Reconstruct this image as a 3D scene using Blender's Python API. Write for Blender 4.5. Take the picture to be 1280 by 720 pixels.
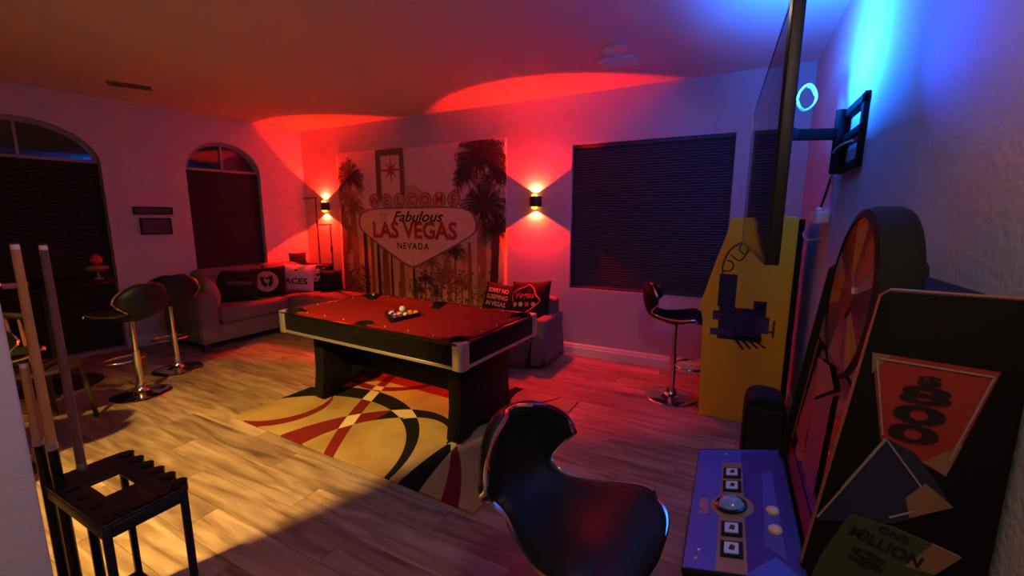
import bpy, bmesh, math, random
from mathutils import Vector, Matrix
random.seed(7)
for o in list(bpy.data.objects): bpy.data.objects.remove(o)
scene = bpy.context.scene
C = scene.collection
PI = math.pi
def R(a): return math.radians(a)

# ------------------------------------------------------------------ camera
F_PX, YAW, PITCH, ROLL, CAM_H = 530.0, R(27.3), R(9.3), R(0.15), 1.49
fw = Vector((-math.sin(YAW)*math.cos(PITCH), math.cos(YAW)*math.cos(PITCH), -math.sin(PITCH)))
rt = Vector((math.cos(YAW), math.sin(YAW), 0)); up = rt.cross(fw)
rt2 = rt*math.cos(ROLL)+up*math.sin(ROLL); up2 = up*math.cos(ROLL)-rt*math.sin(ROLL)
cam_d = bpy.data.cameras.new('camera'); cam = bpy.data.objects.new('camera', cam_d); C.objects.link(cam)
cam_d.sensor_width = 36; cam_d.lens = F_PX/1280*36; cam_d.clip_start = 0.02
mw = Matrix((rt2, up2, -fw)).transposed().to_4x4(); mw.translation = (0, 0, CAM_H); cam.matrix_world = mw
scene.camera = cam
# ------------------------------------------------------------------ world, exposure
scene.view_settings.view_transform = 'Standard'; scene.view_settings.look = 'None'
scene.view_settings.exposure = -0.12; scene.view_settings.gamma = 1.0; scene.view_settings.use_curve_mapping = False
w = bpy.data.worlds.new('night_sky'); scene.world = w; w.use_nodes = True
w.node_tree.nodes['Background'].inputs[0].default_value = (0.35, 0.42, 0.6, 1)
w.node_tree.nodes['Background'].inputs[1].default_value = 0.03
# ------------------------------------------------------------------ light levels
RED_W, RED_C = 205.0, (1.0, 0.011, 0.004)
BLUE_W, BLUE_C = 78.0, (0.008, 0.15, 1.0)
SPOT_W, SPOT_C = 1180.0, (1.0, 0.57, 0.12)
HALL_W, HALL_C = 14.0, (1.0, 0.70, 0.50)
def lamp(name, kind, loc, energy, col, **kw):
    d = bpy.data.lights.new(name, kind); d.energy = energy; d.color = col
    for k, v in kw.items(): setattr(d, k, v)
    o = bpy.data.objects.new(name, d); C.objects.link(o); o.location = loc
    return o
def aim(o, target):
    o.rotation_euler = (Vector(target)-o.location).to_track_quat('-Z', 'Y').to_euler()
# warm ceiling spot of the next room, shining past the end of the partition wall
sp = lamp('kitchen_spot', 'SPOT', (-2.42, -0.5, 2.66), SPOT_W, SPOT_C, spot_size=R(74), spot_blend=1.0, shadow_soft_size=0.05)
aim(sp, (-2.75, 1.2, 0))
# dim warm ceiling lamp of the hall behind the camera
hl = lamp('hall_lamp', 'AREA', (0.10, 0.30, 2.66), HALL_W, HALL_C, shape='DISK', size=0.35)
aim(hl, (0.10, 0.33, 0))

# ------------------------------------------------------------------ dimensions
D, XL, XR, A, H = 4.35, -5.75, 0.5, 0.15, 2.74
YF = -1.6
NL = Vector((1, -A, 0)).normalized()
def LW(y, z, off=0.0):
    return Vector((XL+A*(y-D), y, z))+NL*off

# ------------------------------------------------------------------ materials
MATS = {}
def mat(name, col=(.5, .5, .5), rough=.5, metal=0.0, emit=None, estr=0.0, noise=None, bump=None, coat=0.0, spec=None, transm=0.0, var=0.0):
    if name in MATS: return MATS[name]
    m = bpy.data.materials.new(name); m.use_nodes = True; nt = m.node_tree; b = nt.nodes['Principled BSDF']
    b.inputs['Base Color'].default_value = (*col, 1); b.inputs['Roughness'].default_value = rough; b.inputs['Metallic'].default_value = metal
    if coat: b.inputs['Coat Weight'].default_value = coat; b.inputs['Coat Roughness'].default_value = .08
    if spec is not None: b.inputs['Specular IOR Level'].default_value = spec
    if transm: b.inputs['Transmission Weight'].default_value = transm
    if emit: b.inputs['Emission Color'].default_value = (*emit, 1); b.inputs['Emission Strength'].default_value = estr
    tc = nt.nodes.new('ShaderNodeTexCoord')
    sc, amt = noise or (14.0, .12)
    n = nt.nodes.new('ShaderNodeTexNoise'); n.inputs['Scale'].default_value = sc; n.inputs['Detail'].default_value = 4
    nt.links.new(tc.outputs['Object'], n.inputs['Vector'])
    mr = nt.nodes.new('ShaderNodeMapRange'); mr.inputs['To Min'].default_value = 1-amt; mr.inputs['To Max'].default_value = 1+amt
    nt.links.new(n.outputs['Fac'], mr.inputs['Value'])
    mx = nt.nodes.new('ShaderNodeVectorMath'); mx.operation = 'SCALE'; mx.inputs[0].default_value = col
    nt.links.new(mr.outputs['Result'], mx.inputs['Scale']); nt.links.new(mx.outputs['Vector'], b.inputs['Base Color'])
    if bump:
        bs, bd, bst = bump
        n2 = nt.nodes.new('ShaderNodeTexNoise'); n2.inputs['Scale'].default_value = bs; n2.inputs['Detail'].default_value = 3
        nt.links.new(tc.outputs['Object'], n2.inputs['Vector'])
        bp = nt.nodes.new('ShaderNodeBump'); bp.inputs['Distance'].default_value = bd; bp.inputs['Strength'].default_value = bst
        nt.links.new(n2.outputs['Fac'], bp.inputs['Height']); nt.links.new(bp.outputs['Normal'], b.inputs['Normal'])
    MATS[name] = m
    return m
M_wall = mat('painted_wall', (.53, .49, .495), .75, noise=(3, .04), bump=(42, .010, .32))
M_ceil = mat('painted_ceiling', (.58, .53, .52), .8, noise=(3, .04), bump=(30, .004, .3))
M_white = mat('white_paint', (.70, .67, .66), .45)
M_blackmetal = mat('black_metal', (.006, .006, .007), .5)
M_chrome = mat('chrome', (.75, .75, .77), .12, 1.0, noise=(5, .03))
M_silver = mat('brushed_silver', (.62, .60, .58), .38, .85)
M_leather = mat('black_leather', (.006, .006, .009), .48, bump=(180, .001, .25), spec=.25)
M_blackwood = mat('black_laminate', (.006, .005, .005), .5, spec=.12)
M_gloss = mat('glossy_black', (.006, .006, .007), .12)
M_black = mat('matte_black', (.006, .006, .007), .8, spec=.2)
M_sofa = mat('sofa_fabric', (.15, .115, .115), .95, noise=(40, .15), bump=(220, .002, .4))
M_redcloth = mat('red_pool_cloth', (.26, .014, .010), .95, noise=(120, .08), spec=.1)
M_shade = mat('pleated_shade', (.045, .043, .055), .9, noise=(8, .1))
M_glass = mat('window_glass', (.9, .92, .95), .01, transm=1.0, noise=(2, .01))
M_vinyl = mat('window_vinyl', (.25, .24, .25), .5)
M_dkbrown = mat('dark_wood', (.03, .014, .008), .45, noise=(18, .4))

def wood_floor():
    m = bpy.data.materials.new('floor_planks'); m.use_nodes = True; nt = m.node_tree; b = nt.nodes['Principled BSDF']; L = nt.links.new
    tc = nt.nodes.new('ShaderNodeTexCoord'); oi = nt.nodes.new('ShaderNodeObjectInfo')
    ad = nt.nodes.new('ShaderNodeVectorMath'); ad.operation = 'ADD'
    cm = nt.nodes.new('ShaderNodeCombineXYZ'); mu = nt.nodes.new('ShaderNodeMath'); mu.operation = 'MULTIPLY'; mu.inputs[1].default_value = 37
    L(oi.outputs['Random'], mu.inputs[0]); L(mu.outputs[0], cm.inputs[0]); L(mu.outputs[0], cm.inputs[1])
    L(tc.outputs['Object'], ad.inputs[0]); L(cm.outputs[0], ad.inputs[1])
    sc = nt.nodes.new('ShaderNodeVectorMath'); sc.operation = 'MULTIPLY'; sc.inputs[1].default_value = (1.6, 13, 1); L(ad.outputs[0], sc.inputs[0])
    n1 = nt.nodes.new('ShaderNodeTexNoise'); n1.inputs['Scale'].default_value = 1.3; n1.inputs['Detail'].default_value = 6; n1.inputs['Distortion'].default_value = .9; L(sc.outputs[0], n1.inputs['Vector'])
    cr = nt.nodes.new('ShaderNodeValToRGB'); e = cr.color_ramp.elements
    e[0].position = .28; e[0].color = (.115, .075, .048, 1); e[1].position = .72; e[1].color = (.40, .31, .235, 1)
    k = cr.color_ramp.elements.new(.5); k.color = (.26, .185, .13, 1); L(n1.outputs['Fac'], cr.inputs[0])
    mr = nt.nodes.new('ShaderNodeMapRange'); mr.inputs['To Min'].default_value = .68; mr.inputs['To Max'].default_value = 1.22; L(oi.outputs['Random'], mr.inputs['Value'])
    vm = nt.nodes.new('ShaderNodeVectorMath'); vm.operation = 'SCALE'; L(cr.outputs[0], vm.inputs[0]); L(mr.outputs[0], vm.inputs['Scale'])
    L(vm.outputs[0], b.inputs['Base Color'])
    r2 = nt.nodes.new('ShaderNodeMapRange'); r2.inputs['To Min'].default_value = .36; r2.inputs['To Max'].default_value = .58; L(n1.outputs['Fac'], r2.inputs['Value']); L(r2.outputs[0], b.inputs['Roughness'])
    bp = nt.nodes.new('ShaderNodeBump'); bp.inputs['Distance'].default_value = .003; bp.inputs['Strength'].default_value = .3; L(n1.outputs['Fac'], bp.inputs['Height']); L(bp.outputs[0], b.inputs['Normal'])
    return m
M_floor = wood_floor()

# ------------------------------------------------------------------ mesh builder
class MB:
    def __init__(s): s.v = []; s.f = []; s.mi = []
    def add(s, vs, fs, mi=0):
        n = len(s.v); s.v += [tuple(v) for v in vs]; s.f += [tuple(i+n for i in f) for f in fs]; s.mi += [mi]*len(fs); return s
    def box(s, x0, x1, y0, y1, z0, z1, mi=0):
        v = [(x, y, z) for z in (z0, z1) for y in (y0, y1) for x in (x0, x1)]
        return s.add(v, [(0, 2, 3, 1), (4, 5, 7, 6), (0, 1, 5, 4), (2, 6, 7, 3), (0, 4, 6, 2), (1, 3, 7, 5)], mi)
    def prism(s, poly, fn, a, b, mi=0):          # poly of (u,v); fn(u,v,t) -> xyz; from t=a to t=b
        n = len(poly)
        v = [fn(u, q, a) for u, q in poly]+[fn(u, q, b) for u, q in poly]
        fs = [tuple(range(n-1, -1, -1)), tuple(range(n, 2*n))]+[(i, (i+1) % n, n+(i+1) % n, n+i) for i in range(n)]
        return s.add(v, fs, mi)
    def tube(s, path, r, n=8, closed=False, mi=0):
        P = [Vector(p) for p in path]; m = len(P); rs = r if isinstance(r, (list, tuple)) else [r]*m
        vs = []; nrm = None
        for i, p in enumerate(P):
            t = (P[(i+1) % m]-P[i-1]) if closed else (P[min(i+1, m-1)]-P[max(i-1, 0)])
            t.normalize()
            if nrm is None:
                nrm = t.orthogonal().normalized()
            else:
                nrm = (nrm-t*nrm.dot(t)); nrm = nrm.normalized() if nrm.length > 1e-6 else t.orthogonal().normalized()
            bn = t.cross(nrm)
            for k in range(n):
                a = 2*PI*k/n; vs.append(p+(nrm*math.cos(a)+bn*math.sin(a))*rs[i])
        fs = []
        for i in range(m if closed else m-1):
            j = (i+1) % m
            for k in range(n):
                l = (k+1) % n; fs.append((i*n+k, i*n+l, j*n+l, j*n+k))
        if not closed:
            fs.append(tuple(range(n-1, -1, -1))); fs.append(tuple((m-1)*n+k for k in range(n)))
        return s.add(vs, fs, mi)
    def lathe(s, prof, n=24, c=(0, 0, 0), mi=0, a0=0, a1=2*PI):
        full = abs(a1-a0-2*PI) < 1e-6; cnt = n if full else n+1
        vs = []; m = len(prof)
        for k in range(cnt):
            a = a0+(a1-a0)*k/n
            for r, z in prof: vs.append((c[0]+r*math.cos(a), c[1]+r*math.sin(a), c[2]+z))
        fs = []
        for k in range(n):
            j = (k+1) % cnt
            for i in range(m-1): fs.append((k*m+i, j*m+i, j*m+i+1, k*m+i+1))
        return s.add(vs, fs, mi)
    def grid(s, fn, nu, nv, mi=0):
        vs = [fn(i/nu, j/nv) for i in range(nu+1) for j in range(nv+1)]
        fs = [(i*(nv+1)+j, (i+1)*(nv+1)+j, (i+1)*(nv+1)+j+1, i*(nv+1)+j+1) for i in range(nu) for j in range(nv)]
        return s.add(vs, fs, mi)
    def build(s, name, m, parent=None, smooth=False, bevel=0, seg=2, solid=0, weld=False, sub=0, ang=None):
        me = bpy.data.meshes.new(name); me.from_pydata(s.v, [], s.f)
        ms = m if isinstance(m, (list, tuple)) else [m]
        for q in ms: me.materials.append(q)
        if len(ms) > 1: me.polygons.foreach_set('material_index', s.mi)
        bm = bmesh.new(); bm.from_mesh(me)
        if weld or smooth: bmesh.ops.remove_doubles(bm, verts=bm.verts, dist=1e-5)
        bmesh.ops.recalc_face_normals(bm, faces=bm.faces)
        if bevel:
            bmesh.ops.remove_doubles(bm, verts=bm.verts, dist=1e-6)
            bmesh.ops.bevel(bm, geom=[e for e in bm.edges if e.is_manifold and e.calc_face_angle(0) > .5], offset=bevel, segments=seg, profile=.5, affect='EDGES', clamp_overlap=True)
        bm.to_mesh(me); bm.free()
        o = bpy.data.objects.new(name, me); C.objects.link(o)
        if smooth or bevel: me.shade_smooth()
        if smooth or bevel:
            md = o.modifiers.new('edges', 'EDGE_SPLIT'); md.split_angle = R(ang or 50)
        if solid: md = o.modifiers.new('solid', 'SOLIDIFY'); md.thickness = solid; md.offset = 0
        if sub: md = o.modifiers.new('sub', 'SUBSURF'); md.levels = sub; md.render_levels = sub
        if parent: o.parent = parent
        return o
def tag(o, label=None, cat=None, group=None, kind=None):
    if label: o['label'] = label
    if cat: o['category'] = cat
    if group: o['group'] = group
    if kind: o['kind'] = kind
    return o
def thing(name, label, cat, loc=(0, 0, 0), rz=0.0, group=None, kind=None):
    o = bpy.data.objects.new(name, None); C.objects.link(o); o.location = loc; o.rotation_euler = (0, 0, rz); o.empty_display_size = .1
    return tag(o, label, cat, group, kind)
def copy_tree(o, parent=None):
    c = o.copy(); C.objects.link(c); c.parent = parent
    for ch in list(o.children): copy_tree(ch, c)
    return c
def struct(o): o['kind'] = 'structure'; return o
def bx(name, m, x0, x1, y0, y1, z0, z1, parent=None, bevel=0, seg=2): return MB().box(x0, x1, y0, y1, z0, z1).build(name, m, parent, bevel=bevel, seg=seg)
def text_geo(body, width=None, height=None, shear=0.0, space=1.0, bold=0.0):
    cu = bpy.data.curves.new('t', 'FONT'); cu.body = body; cu.align_x = 'CENTER'; cu.size = 1; cu.shear = shear; cu.space_character = space; cu.offset = bold; cu.resolution_u = 3
    o = bpy.data.objects.new('t', cu); C.objects.link(o)
    dg = bpy.context.evaluated_depsgraph_get(); dg.update()
    me = o.evaluated_get(dg).to_mesh(); v = [tuple(p.co) for p in me.vertices]; f = [tuple(p.vertices) for p in me.polygons]
    o.evaluated_get(dg).to_mesh_clear(); bpy.data.objects.remove(o); bpy.data.curves.remove(cu)
    xs = [p[0] for p in v]; ys = [p[1] for p in v]
    cx, cy = (min(xs)+max(xs))/2, (min(ys)+max(ys))/2; sx, sy = max(xs)-min(xs), max(ys)-min(ys)
    kx = (width/sx) if width else (height/sy); ky = (height/sy) if height else kx
    return [((p[0]-cx)*kx, (p[1]-cy)*ky) for p in v], f
def text(name, body, m, fn, parent, **kw):      # fn(u,v)->xyz
    v, f = text_geo(body, **kw)
    return MB().add([fn(u, q) for u, q in v], f).build(name, m, parent)
def disc_pts(r, n=24, cx=0, cy=0, ry=None): return [(cx+r*math.cos(2*PI*k/n), cy+(ry or r)*math.sin(2*PI*k/n)) for k in range(n)]
def cat_path(pts, n=8):
    P = [Vector(p) for p in pts]; P = [P[0]*2-P[1]]+P+[P[-1]*2-P[-2]]; out = []
    for i in range(1, len(P)-2):
        for k in range(n):
            t = k/n; a, b, c, d = P[i-1:i+3]
            out.append(.5*((2*b)+(c-a)*t+(2*a-5*b+4*c-d)*t*t+(3*b-a-3*c+d)*t**3))
    out.append(P[-2]); return out

# ================================================================== SETTING
floor = struct(bx('floor', mat('floor_underlay', (.02, .015, .012), .9), -7.0, XR+.12, YF-.1, D+.12, -.06, -.009))
pw = .178; y = YF; row = 0
while y < D:
    x = -6.95+(-(row*0.437) % 1.2)-1.2
    while x < XR:
        x0, x1 = max(x, -6.9), min(x+1.2, XR); y1 = min(y+pw, D)
        if x1-x0 > .02:
            p = MB().box(x0+.0012, x1-.0012, y+.0012, y1-.0012, -.009, 0).build('plank', M_floor, floor)
        x += 1.2
    y += pw; row += 1
struct(bx('ceiling', M_ceil, -7.1, XR+.15, YF-.1, D+.15, H, H+.1))
# back wall with the window opening
WX0, WX1, WZ0, WZ1 = -1.545, -.035, .745, 2.243
m = MB(); m.box(XL-.2, WX0, D, D+.14, 0, H); m.box(WX1, XR+.15, D, D+.14, 0, H); m.box(WX0, WX1, D, D+.14, 0, WZ0); m.box(WX0, WX1, D, D+.14, WZ1, H)
struct(m.build('wall_back', M_wall))
struct(bx('wall_right', M_wall, XR, XR+.12, YF, D+.14, 0, H))
struct(bx('wall_front', M_wall, -7.0, XR+.12, YF-.12, YF, 0, H))
# partition in the left foreground, with a soffit bridging to the left wall
struct(bx('wall_partition', M_wall, -2.17, -1.185, .13, .25, 0, H, bevel=.012, seg=3))
# left wall with two arched openings
def arch_outline(y0, y1, zb, zs, zt, n=20):
    c = (y0+y1)/2; rr = (y1-y0)/2
    return [(y0, zb), (y1, zb)]+[(c+rr*math.cos(PI*k/n), zs+(zt-zs)*math.sin(PI*k/n)) for k in range(n+1)]
ARCH = [(1.02, 2.152, .02, 2.06, 2.45), (2.905, 3.745, .78, 2.062, 2.445)]
bm = bmesh.new()
def loop(pts):
    vs = [bm.verts.new(LW(a, b)) for a, b in pts]; return [bm.edges.new((vs[i], vs[(i+1) % len(vs)])) for i in range(len(vs))]
es = loop([(YF-.1, 0), (D+.1, 0), (D+.1, H), (YF-.1, H)])
for a in ARCH: es += loop(arch_outline(*a))
bmesh.ops.triangle_fill(bm, use_beauty=True, use_dissolve=False, edges=es)
me = bpy.data.meshes.new('wall_left'); bm.to_mesh(me); bm.free(); me.materials.append(M_wall)
# drop triangles that fill the openings, add the reveals
m = MB(); vv = [tuple(v.co) for v in me.vertices]
def inside(yc, zc):
    for (y0, y1, zb, zs, zt) in ARCH:
        c = (y0+y1)/2; rr = (y1-y0)/2
        if y0 < yc < y1 and zb < zc and (zc < zs or ((yc-c)/rr)**2+((zc-zs)/(zt-zs))**2 < 1): return True
    return False
m.add(vv, [tuple(p.vertices) for p in me.polygons if not inside(p.center.y, p.center.z)])
for a in ARCH:
    o_ = arch_outline(*a); n = len(o_)
    m.add([LW(p, q, 0) for p, q in o_]+[LW(p, q, -.13) for p, q in o_], [(i, (i+1) % n, n+(i+1) % n, n+i) for i in range(n)])
struct(m.build('wall_left', M_wall))
def arch_window(name, a, shade_top, bars):
    y0, y1, zb, zs, zt = a; root = struct(thing(name, None, None)); c = (y0+y1)/2; rr = (y1-y0)/2
    o_ = arch_outline(y0, y1, zb, zs, zt); i_ = arch_outline(y0+.04, y1-.04, zb+.04, zs, zt-.04); n = len(o_)
    m = MB(); m.add([LW(p, q, o) for o in (-.13, -.075) for pts in (o_, i_) for p, q in pts],
        [(2*n+i, 2*n+(i+1) % n, 3*n+(i+1) % n, 3*n+i) for i in range(n)]+[(n+i, n+(i+1) % n, 3*n+(i+1) % n, 3*n+i) for i in range(n)]+[(i, (i+1) % n, n+(i+1) % n, n+i) for i in range(n)])
    m.build('window_frame', M_vinyl, root)
    m = MB(); m.prism([(y0, shade_top-.014), (y1, shade_top-.014), (y1, shade_top+.014), (y0, shade_top+.014)], lambda u, v, t: LW(u, v, t), -.12, -.05); m.build('transom_bar', M_vinyl, root)
    m = MB(); m.prism([(c-.011, shade_top), (c+.011, shade_top), (c+.011, zt-.03), (c-.011, zt-.03)], lambda u, v, t: LW(u, v, t), -.115, -.075); m.build('mullion', M_vinyl, root)
    m = MB(); m.prism(i_, lambda u, v, t: LW(u, v, t), -.108, -.102); m.build('pane', M_glass, root)
    m = MB(); k = int((shade_top-zb-.03)/.02); pr = []
    for i in range(2*k+1): pr.append((shade_top-.015-i*.01, -.066+(.007 if i % 2 else -.007)))
    for i in range(len(pr)-1):
        m.add([LW(y0+.012, pr[i][0], pr[i][1]), LW(y1-.012, pr[i][0], pr[i][1]), LW(y1-.012, pr[i+1][0], pr[i+1][1]), LW(y0+.012, pr[i+1][0], pr[i+1][1])], [(0, 1, 2, 3)])
    m.build('pleated_shade', mat('dark_pleated_shade', (.030, .026, .030), .9), root, solid=.002)
    return root
arch_window('window_2', ARCH[1], 2.09, True)
arch_window('window_3', ARCH[0], 2.075, True)
# roofline of the next house seen through the small transom
nb = MB(); nb.prism([(-4, 0), (4, 0), (4, 2.9), (1.5, 3.9), (-1.5, 4.25), (-4, 3.0)], lambda u, v, t: LW(5.2+u, v, -7-t), 0, 3); tag(nb.build('neighbour_house', mat('night_stucco', (.02, .02, .02), .9)), 'dark roofline of the house outside behind the small arched window', 'house')
# back window
w1 = struct(thing('window_1', None, None))
m = MB(); m.box(WX0, WX1, D+.09, D+.13, WZ0, WZ0+.05); m.box(WX0, WX1, D+.09, D+.13, WZ1-.05, WZ1); m.box(WX0, WX0+.05, D+.09, D+.13, WZ0+.05, WZ1-.05); m.box(WX1-.05, WX1, D+.09, D+.13, WZ0+.05, WZ1-.05); m.build('window_frame', M_vinyl, w1)
bx('pane', M_glass, WX0+.05, WX1-.05, D+.108, D+.114, WZ0+.05, WZ1-.05, w1)
bx('headrail', mat('shade_rail', (.05, .05, .065), .6), WX0+.004, WX1-.004, D+.012, D+.06, WZ1-.035, WZ1-.002, w1, bevel=.004)
m = MB(); k = 58; top, bot = WZ1-.035, WZ0+.03
for i in range(2*k):
    za, zb = top+(bot-top)*i/(2*k), top+(bot-top)*(i+1)/(2*k); ya, yb = (D+.032, D+.040) if i % 2 else (D+.040, D+.032)
    m.add([(WX0+.006, ya, za), (WX1-.006, ya, za), (WX1-.006, yb, zb), (WX0+.006, yb, zb)], [(0, 1, 2, 3)])
m.build('pleated_shade', M_shade, w1, solid=.0015)
bx('bottom_rail', mat('shade_rail'), WX0+.006, WX1-.006, D+.02, D+.055, WZ0+.003, WZ0+.03, w1, bevel=.004)
bx('window_sill', M_wall, WX0, WX1, D, D+.1, WZ0-.002, WZ0+.001, w1)
# baseboards
def base_prof(): return [(0, 0), (.016, 0), (.016, .085), (.011, .10), (.011, .112), (.006, .128), (0, .13)]
struct(MB().prism(base_prof(), lambda u, v, t: (t, D-u, v), XL, XR).build('baseboard_back', M_white))
struct(MB().prism(base_prof(), lambda u, v, t: LW(t, v, u), 2.16, D).build('baseboard_left', M_white))
struct(MB().prism(base_prof(), lambda u, v, t: (XR-u, t, v), YF, D).build('baseboard_right', M_white))

# ================================================================== POOL TABLE
PT = (-2.22, 2.50, 0); PR = R(-3.0)
t = thing('pool_table', 'black pool table with red cloth and silver trim standing on the patterned rug', 'pool table', PT, PR)
LX, LY = .885, .465; ZT, ZB = .765, .60
for s in (-1, 1):
    bx('apron', M_blackwood, -LX+.03, LX-.03, s*LY-.012, s*LY+.012, ZB+.02, ZT-.012, t, bevel=.003)
    bx('apron', M_blackwood, s*LX-.012, s*LX+.012, -LY+.03, LY-.03, ZB+.02, ZT-.012, t, bevel=.003)
    bx('trim_strip', M_silver, -LX+.03, LX-.03, s*LY-.018, s*LY+.018, ZB, ZB+.022, t, bevel=.004)
    bx('trim_strip', M_silver, s*LX-.018, s*LX+.018, -LY+.03, LY-.03, ZB, ZB+.022, t, bevel=.004)
    bx('rail_top', M_gloss, -LX+.02, LX-.02, s*LY-.035+.01, s*LY+.035-.022, ZT-.012, ZT, t, bevel=.003)
    bx('rail_top', M_gloss, s*LX-.035+.01, s*LX+.035-.022, -LY+.06, LY-.06, ZT-.012, ZT, t, bevel=.003)
bx('bed', M_blackwood, -LX+.02, LX-.02, -LY+.02, LY-.02, ZB+.03, .726, t)
bx('playing_cloth', M_redcloth, -LX+.03, LX-.03, -LY+.03, LY-.03, .726, .732, t)
cush = [(.0, .732), (.052, .758), (.058, .766), (.10, ZT+.003), (.10, .732)]
def cushion(fn, a, b): MB().prism(cush, fn, a, b).build('cushion', M_redcloth, t)
IX, IY = LX-.125, LY-.125
for s in (-1, 1):
    for q in (-1, 1):
        cushion(lambda u, v, k, s=s: (k, s*(IY+u), v), q*.05, q*(IX-.035))
    cushion(lambda u, v, k, s=s: (s*(IX+u), k, v), -(IY-.035), IY-.035)
for sx in (-1, 0, 1):
    for sy in (-1, 1):
        px_, py_ = sx*(LX-.068), sy*(LY-(.068 if sx else .055))
        MB().lathe([(.0, .68), (.05, .68), (.052, ZT+.004), (.064, ZT+.006), (.066, ZT-.01), (.07, .70)], 20, (px_, py_, 0)).build('pocket', M_black, t, smooth=True)
for sx in (-1, 1):
    for sy in (-1, 1):
        pts = [(0, 0), (-.062, 0), (-.062, .03)]; poly = [(LX+.02-.075, LY+.02), (LX+.004, LY+.02), (LX+.016, LY+.014), (LX+.02, LY+.004), (LX+.02, LY+.02-.075), (LX-.01, LY-.055), (LX-.055, LY-.01)]
        MB().prism([(sx*u, sy*v) for u, v in poly], lambda u, v, k: (u, v, k), ZB-.004, ZT+.004).build('corner_cap', M_silver, t, bevel=.004)
M_sight = mat('pearl_sight', (.7, .68, .62), .3)
for k in (-3, -2, -1, 1, 2, 3):
    for s in (-1, 1): MB().lathe([(0, ZT+.0085), (.004, ZT+.0085), (.004, ZT)], 8, (k*.21, s*(LY-.05), 0)).build('sight', M_sight, t)
for k in (-1, 0, 1):
    for s in (-1, 1): MB().lathe([(0, ZT+.0085), (.004, ZT+.0085), (.004, ZT)], 8, (s*(LX-.05), k*.18, 0)).build('sight', M_sight, t)
for s in (-1, 1):
    poly = [(-.33, .03), (-.20, .03), (-.17, .055), (-.10, .075), (.10, .075), (.17, .055), (.20, .03), (.33, .03), (.30, .25), (.30, ZB+.02), (-.30, ZB+.02), (-.30, .25)]
    lg = MB().prism(poly, lambda u, v, k: (k, u, v), s*.70-.055, s*.70+.055).build('pedestal_leg', M_blackwood, t, bevel=.006)
    for q in (-1, 1):
        MB().lathe([(0, 0), (.026, 0), (.028, .006), (.028, .016), (.014, .02), (.014, .034), (0, .034)], 14, (s*.70, q*.27, .012)).build('leveler_foot', M_chrome, lg, smooth=True)
poly = [(-.66, .06), (-.63, .14), (-.56, .20), (-.45, .225), (.45, .225), (.56, .20), (.63, .14), (.66, .06), (.66, .37), (-.66, .37)]
MB().prism(poly, lambda u, v, k: (u, k, v), -.03, .03).build('stretcher', M_blackwood, t, bevel=.004)
# ---- ball rack and balls
rack_c = Vector((-2.235, 2.44, .732)); RB = .0245; ra = R(-38)
def rk(u, v): return (rack_c.x+u*math.cos(ra)-v*math.sin(ra), rack_c.y+u*math.sin(ra)+v*math.cos(ra))
tri = []
Rr = 5*RB*2*.62
for k in range(3):
    a = PI/2+k*2*PI/3
    for d in (-.28, -.14, 0, .14, .28):
        tri.append((math.cos(a)*(Rr-.02)*1+math.cos(a+d*2.6)*.03, math.sin(a)*(Rr-.02)+math.sin(a+d*2.6)*.03))
n = len(tri); inn = [(u*.86, v*.86) for u, v in tri]
m = MB(); vs = [(*rk(u, v), z) for z in (.7325, .765) for pts in (tri, inn) for u, v in pts]
fs = []
for i in range(n):
    j = (i+1) % n
    fs += [(i, j, 2*n+j, 2*n+i), (n+i, n+j, 3*n+j, 3*n+i), (2*n+i, 2*n+j, 3*n+j, 3*n+i), (i, j, n+j, n+i)]
m.add(vs, fs); tag(m.build('ball_rack', M_gloss, smooth=True), 'black triangular rack holding billiard balls on the red pool cloth', 'ball rack')
BC = [('yellow', (.75, .42, .03)), ('blue', (.02, .04, .3)), ('red', (.55, .02, .02)), ('purple', (.14, .02, .2)), ('orange', (.75, .18, .02)), ('green', (.02, .16, .05)), ('maroon', (.22, .02, .03)), ('black', (.01, .01, .01)),
      ('yellow striped', (.75, .42, .03)), ('blue striped', (.02, .04, .3)), ('red striped', (.55, .02, .02)), ('purple striped', (.14, .02, .2)), ('orange striped', (.75, .18, .02)), ('green striped', (.02, .16, .05)), ('maroon striped', (.22, .02, .03))]
M_ivory = mat('ivory_ball', (.78, .74, .66), .12, noise=(5, .02))
def ball(name, lab, col, loc, stripe, rot=(0, 0, 0)):
    m = MB(); nz = 14
    prof = [(RB*math.sin(PI*i/nz), -RB*math.cos(PI*i/nz)) for i in range(nz+1)]
    prof[0] = (0.0, -RB); prof[-1] = (0.0, RB)
    m.lathe(prof, 20)
    me_m = mat('ball_'+col[0].replace(' striped', ''), col[1], .12, noise=(5, .02)) if col else M_ivory
    o = m.build(name, [me_m, M_ivory], smooth=True, ang=89)
    if stripe:
        for p in o.data.polygons: p.material_index = 1 if abs(p.center.z) > RB*.55 else 0
    o.location = loc; o.rotation_euler = rot
    return tag(o, lab, 'ball', 'balls in the rack' if col else None)
order = [0, 8, 4, 11, 5, 13, 7, 2, 12, 6, 14, 10, 1, 9, 3]; i = 0
for r_ in range(5):
    for c_ in range(r_+1):
        u = (c_-r_/2)*RB*2.02; v = (2.9-r_)*RB*1.75
        x_, y_ = rk(u, v); nm = BC[order[i]]
        ball('billiard_ball', '%s billiard ball in the black rack on the pool table' % nm[0], nm, (x_, y_, .7325+RB), 'striped' in nm[0], (random.uniform(.3, 1.3), random.uniform(-.6, .6), random.uniform(0, 6))); i += 1
x_, y_ = rk(-.012, .025)
ball('cue_ball', 'plain white cue ball resting on top of the racked balls', None, (x_, y_, .7325+RB*2.65), False)

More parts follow.
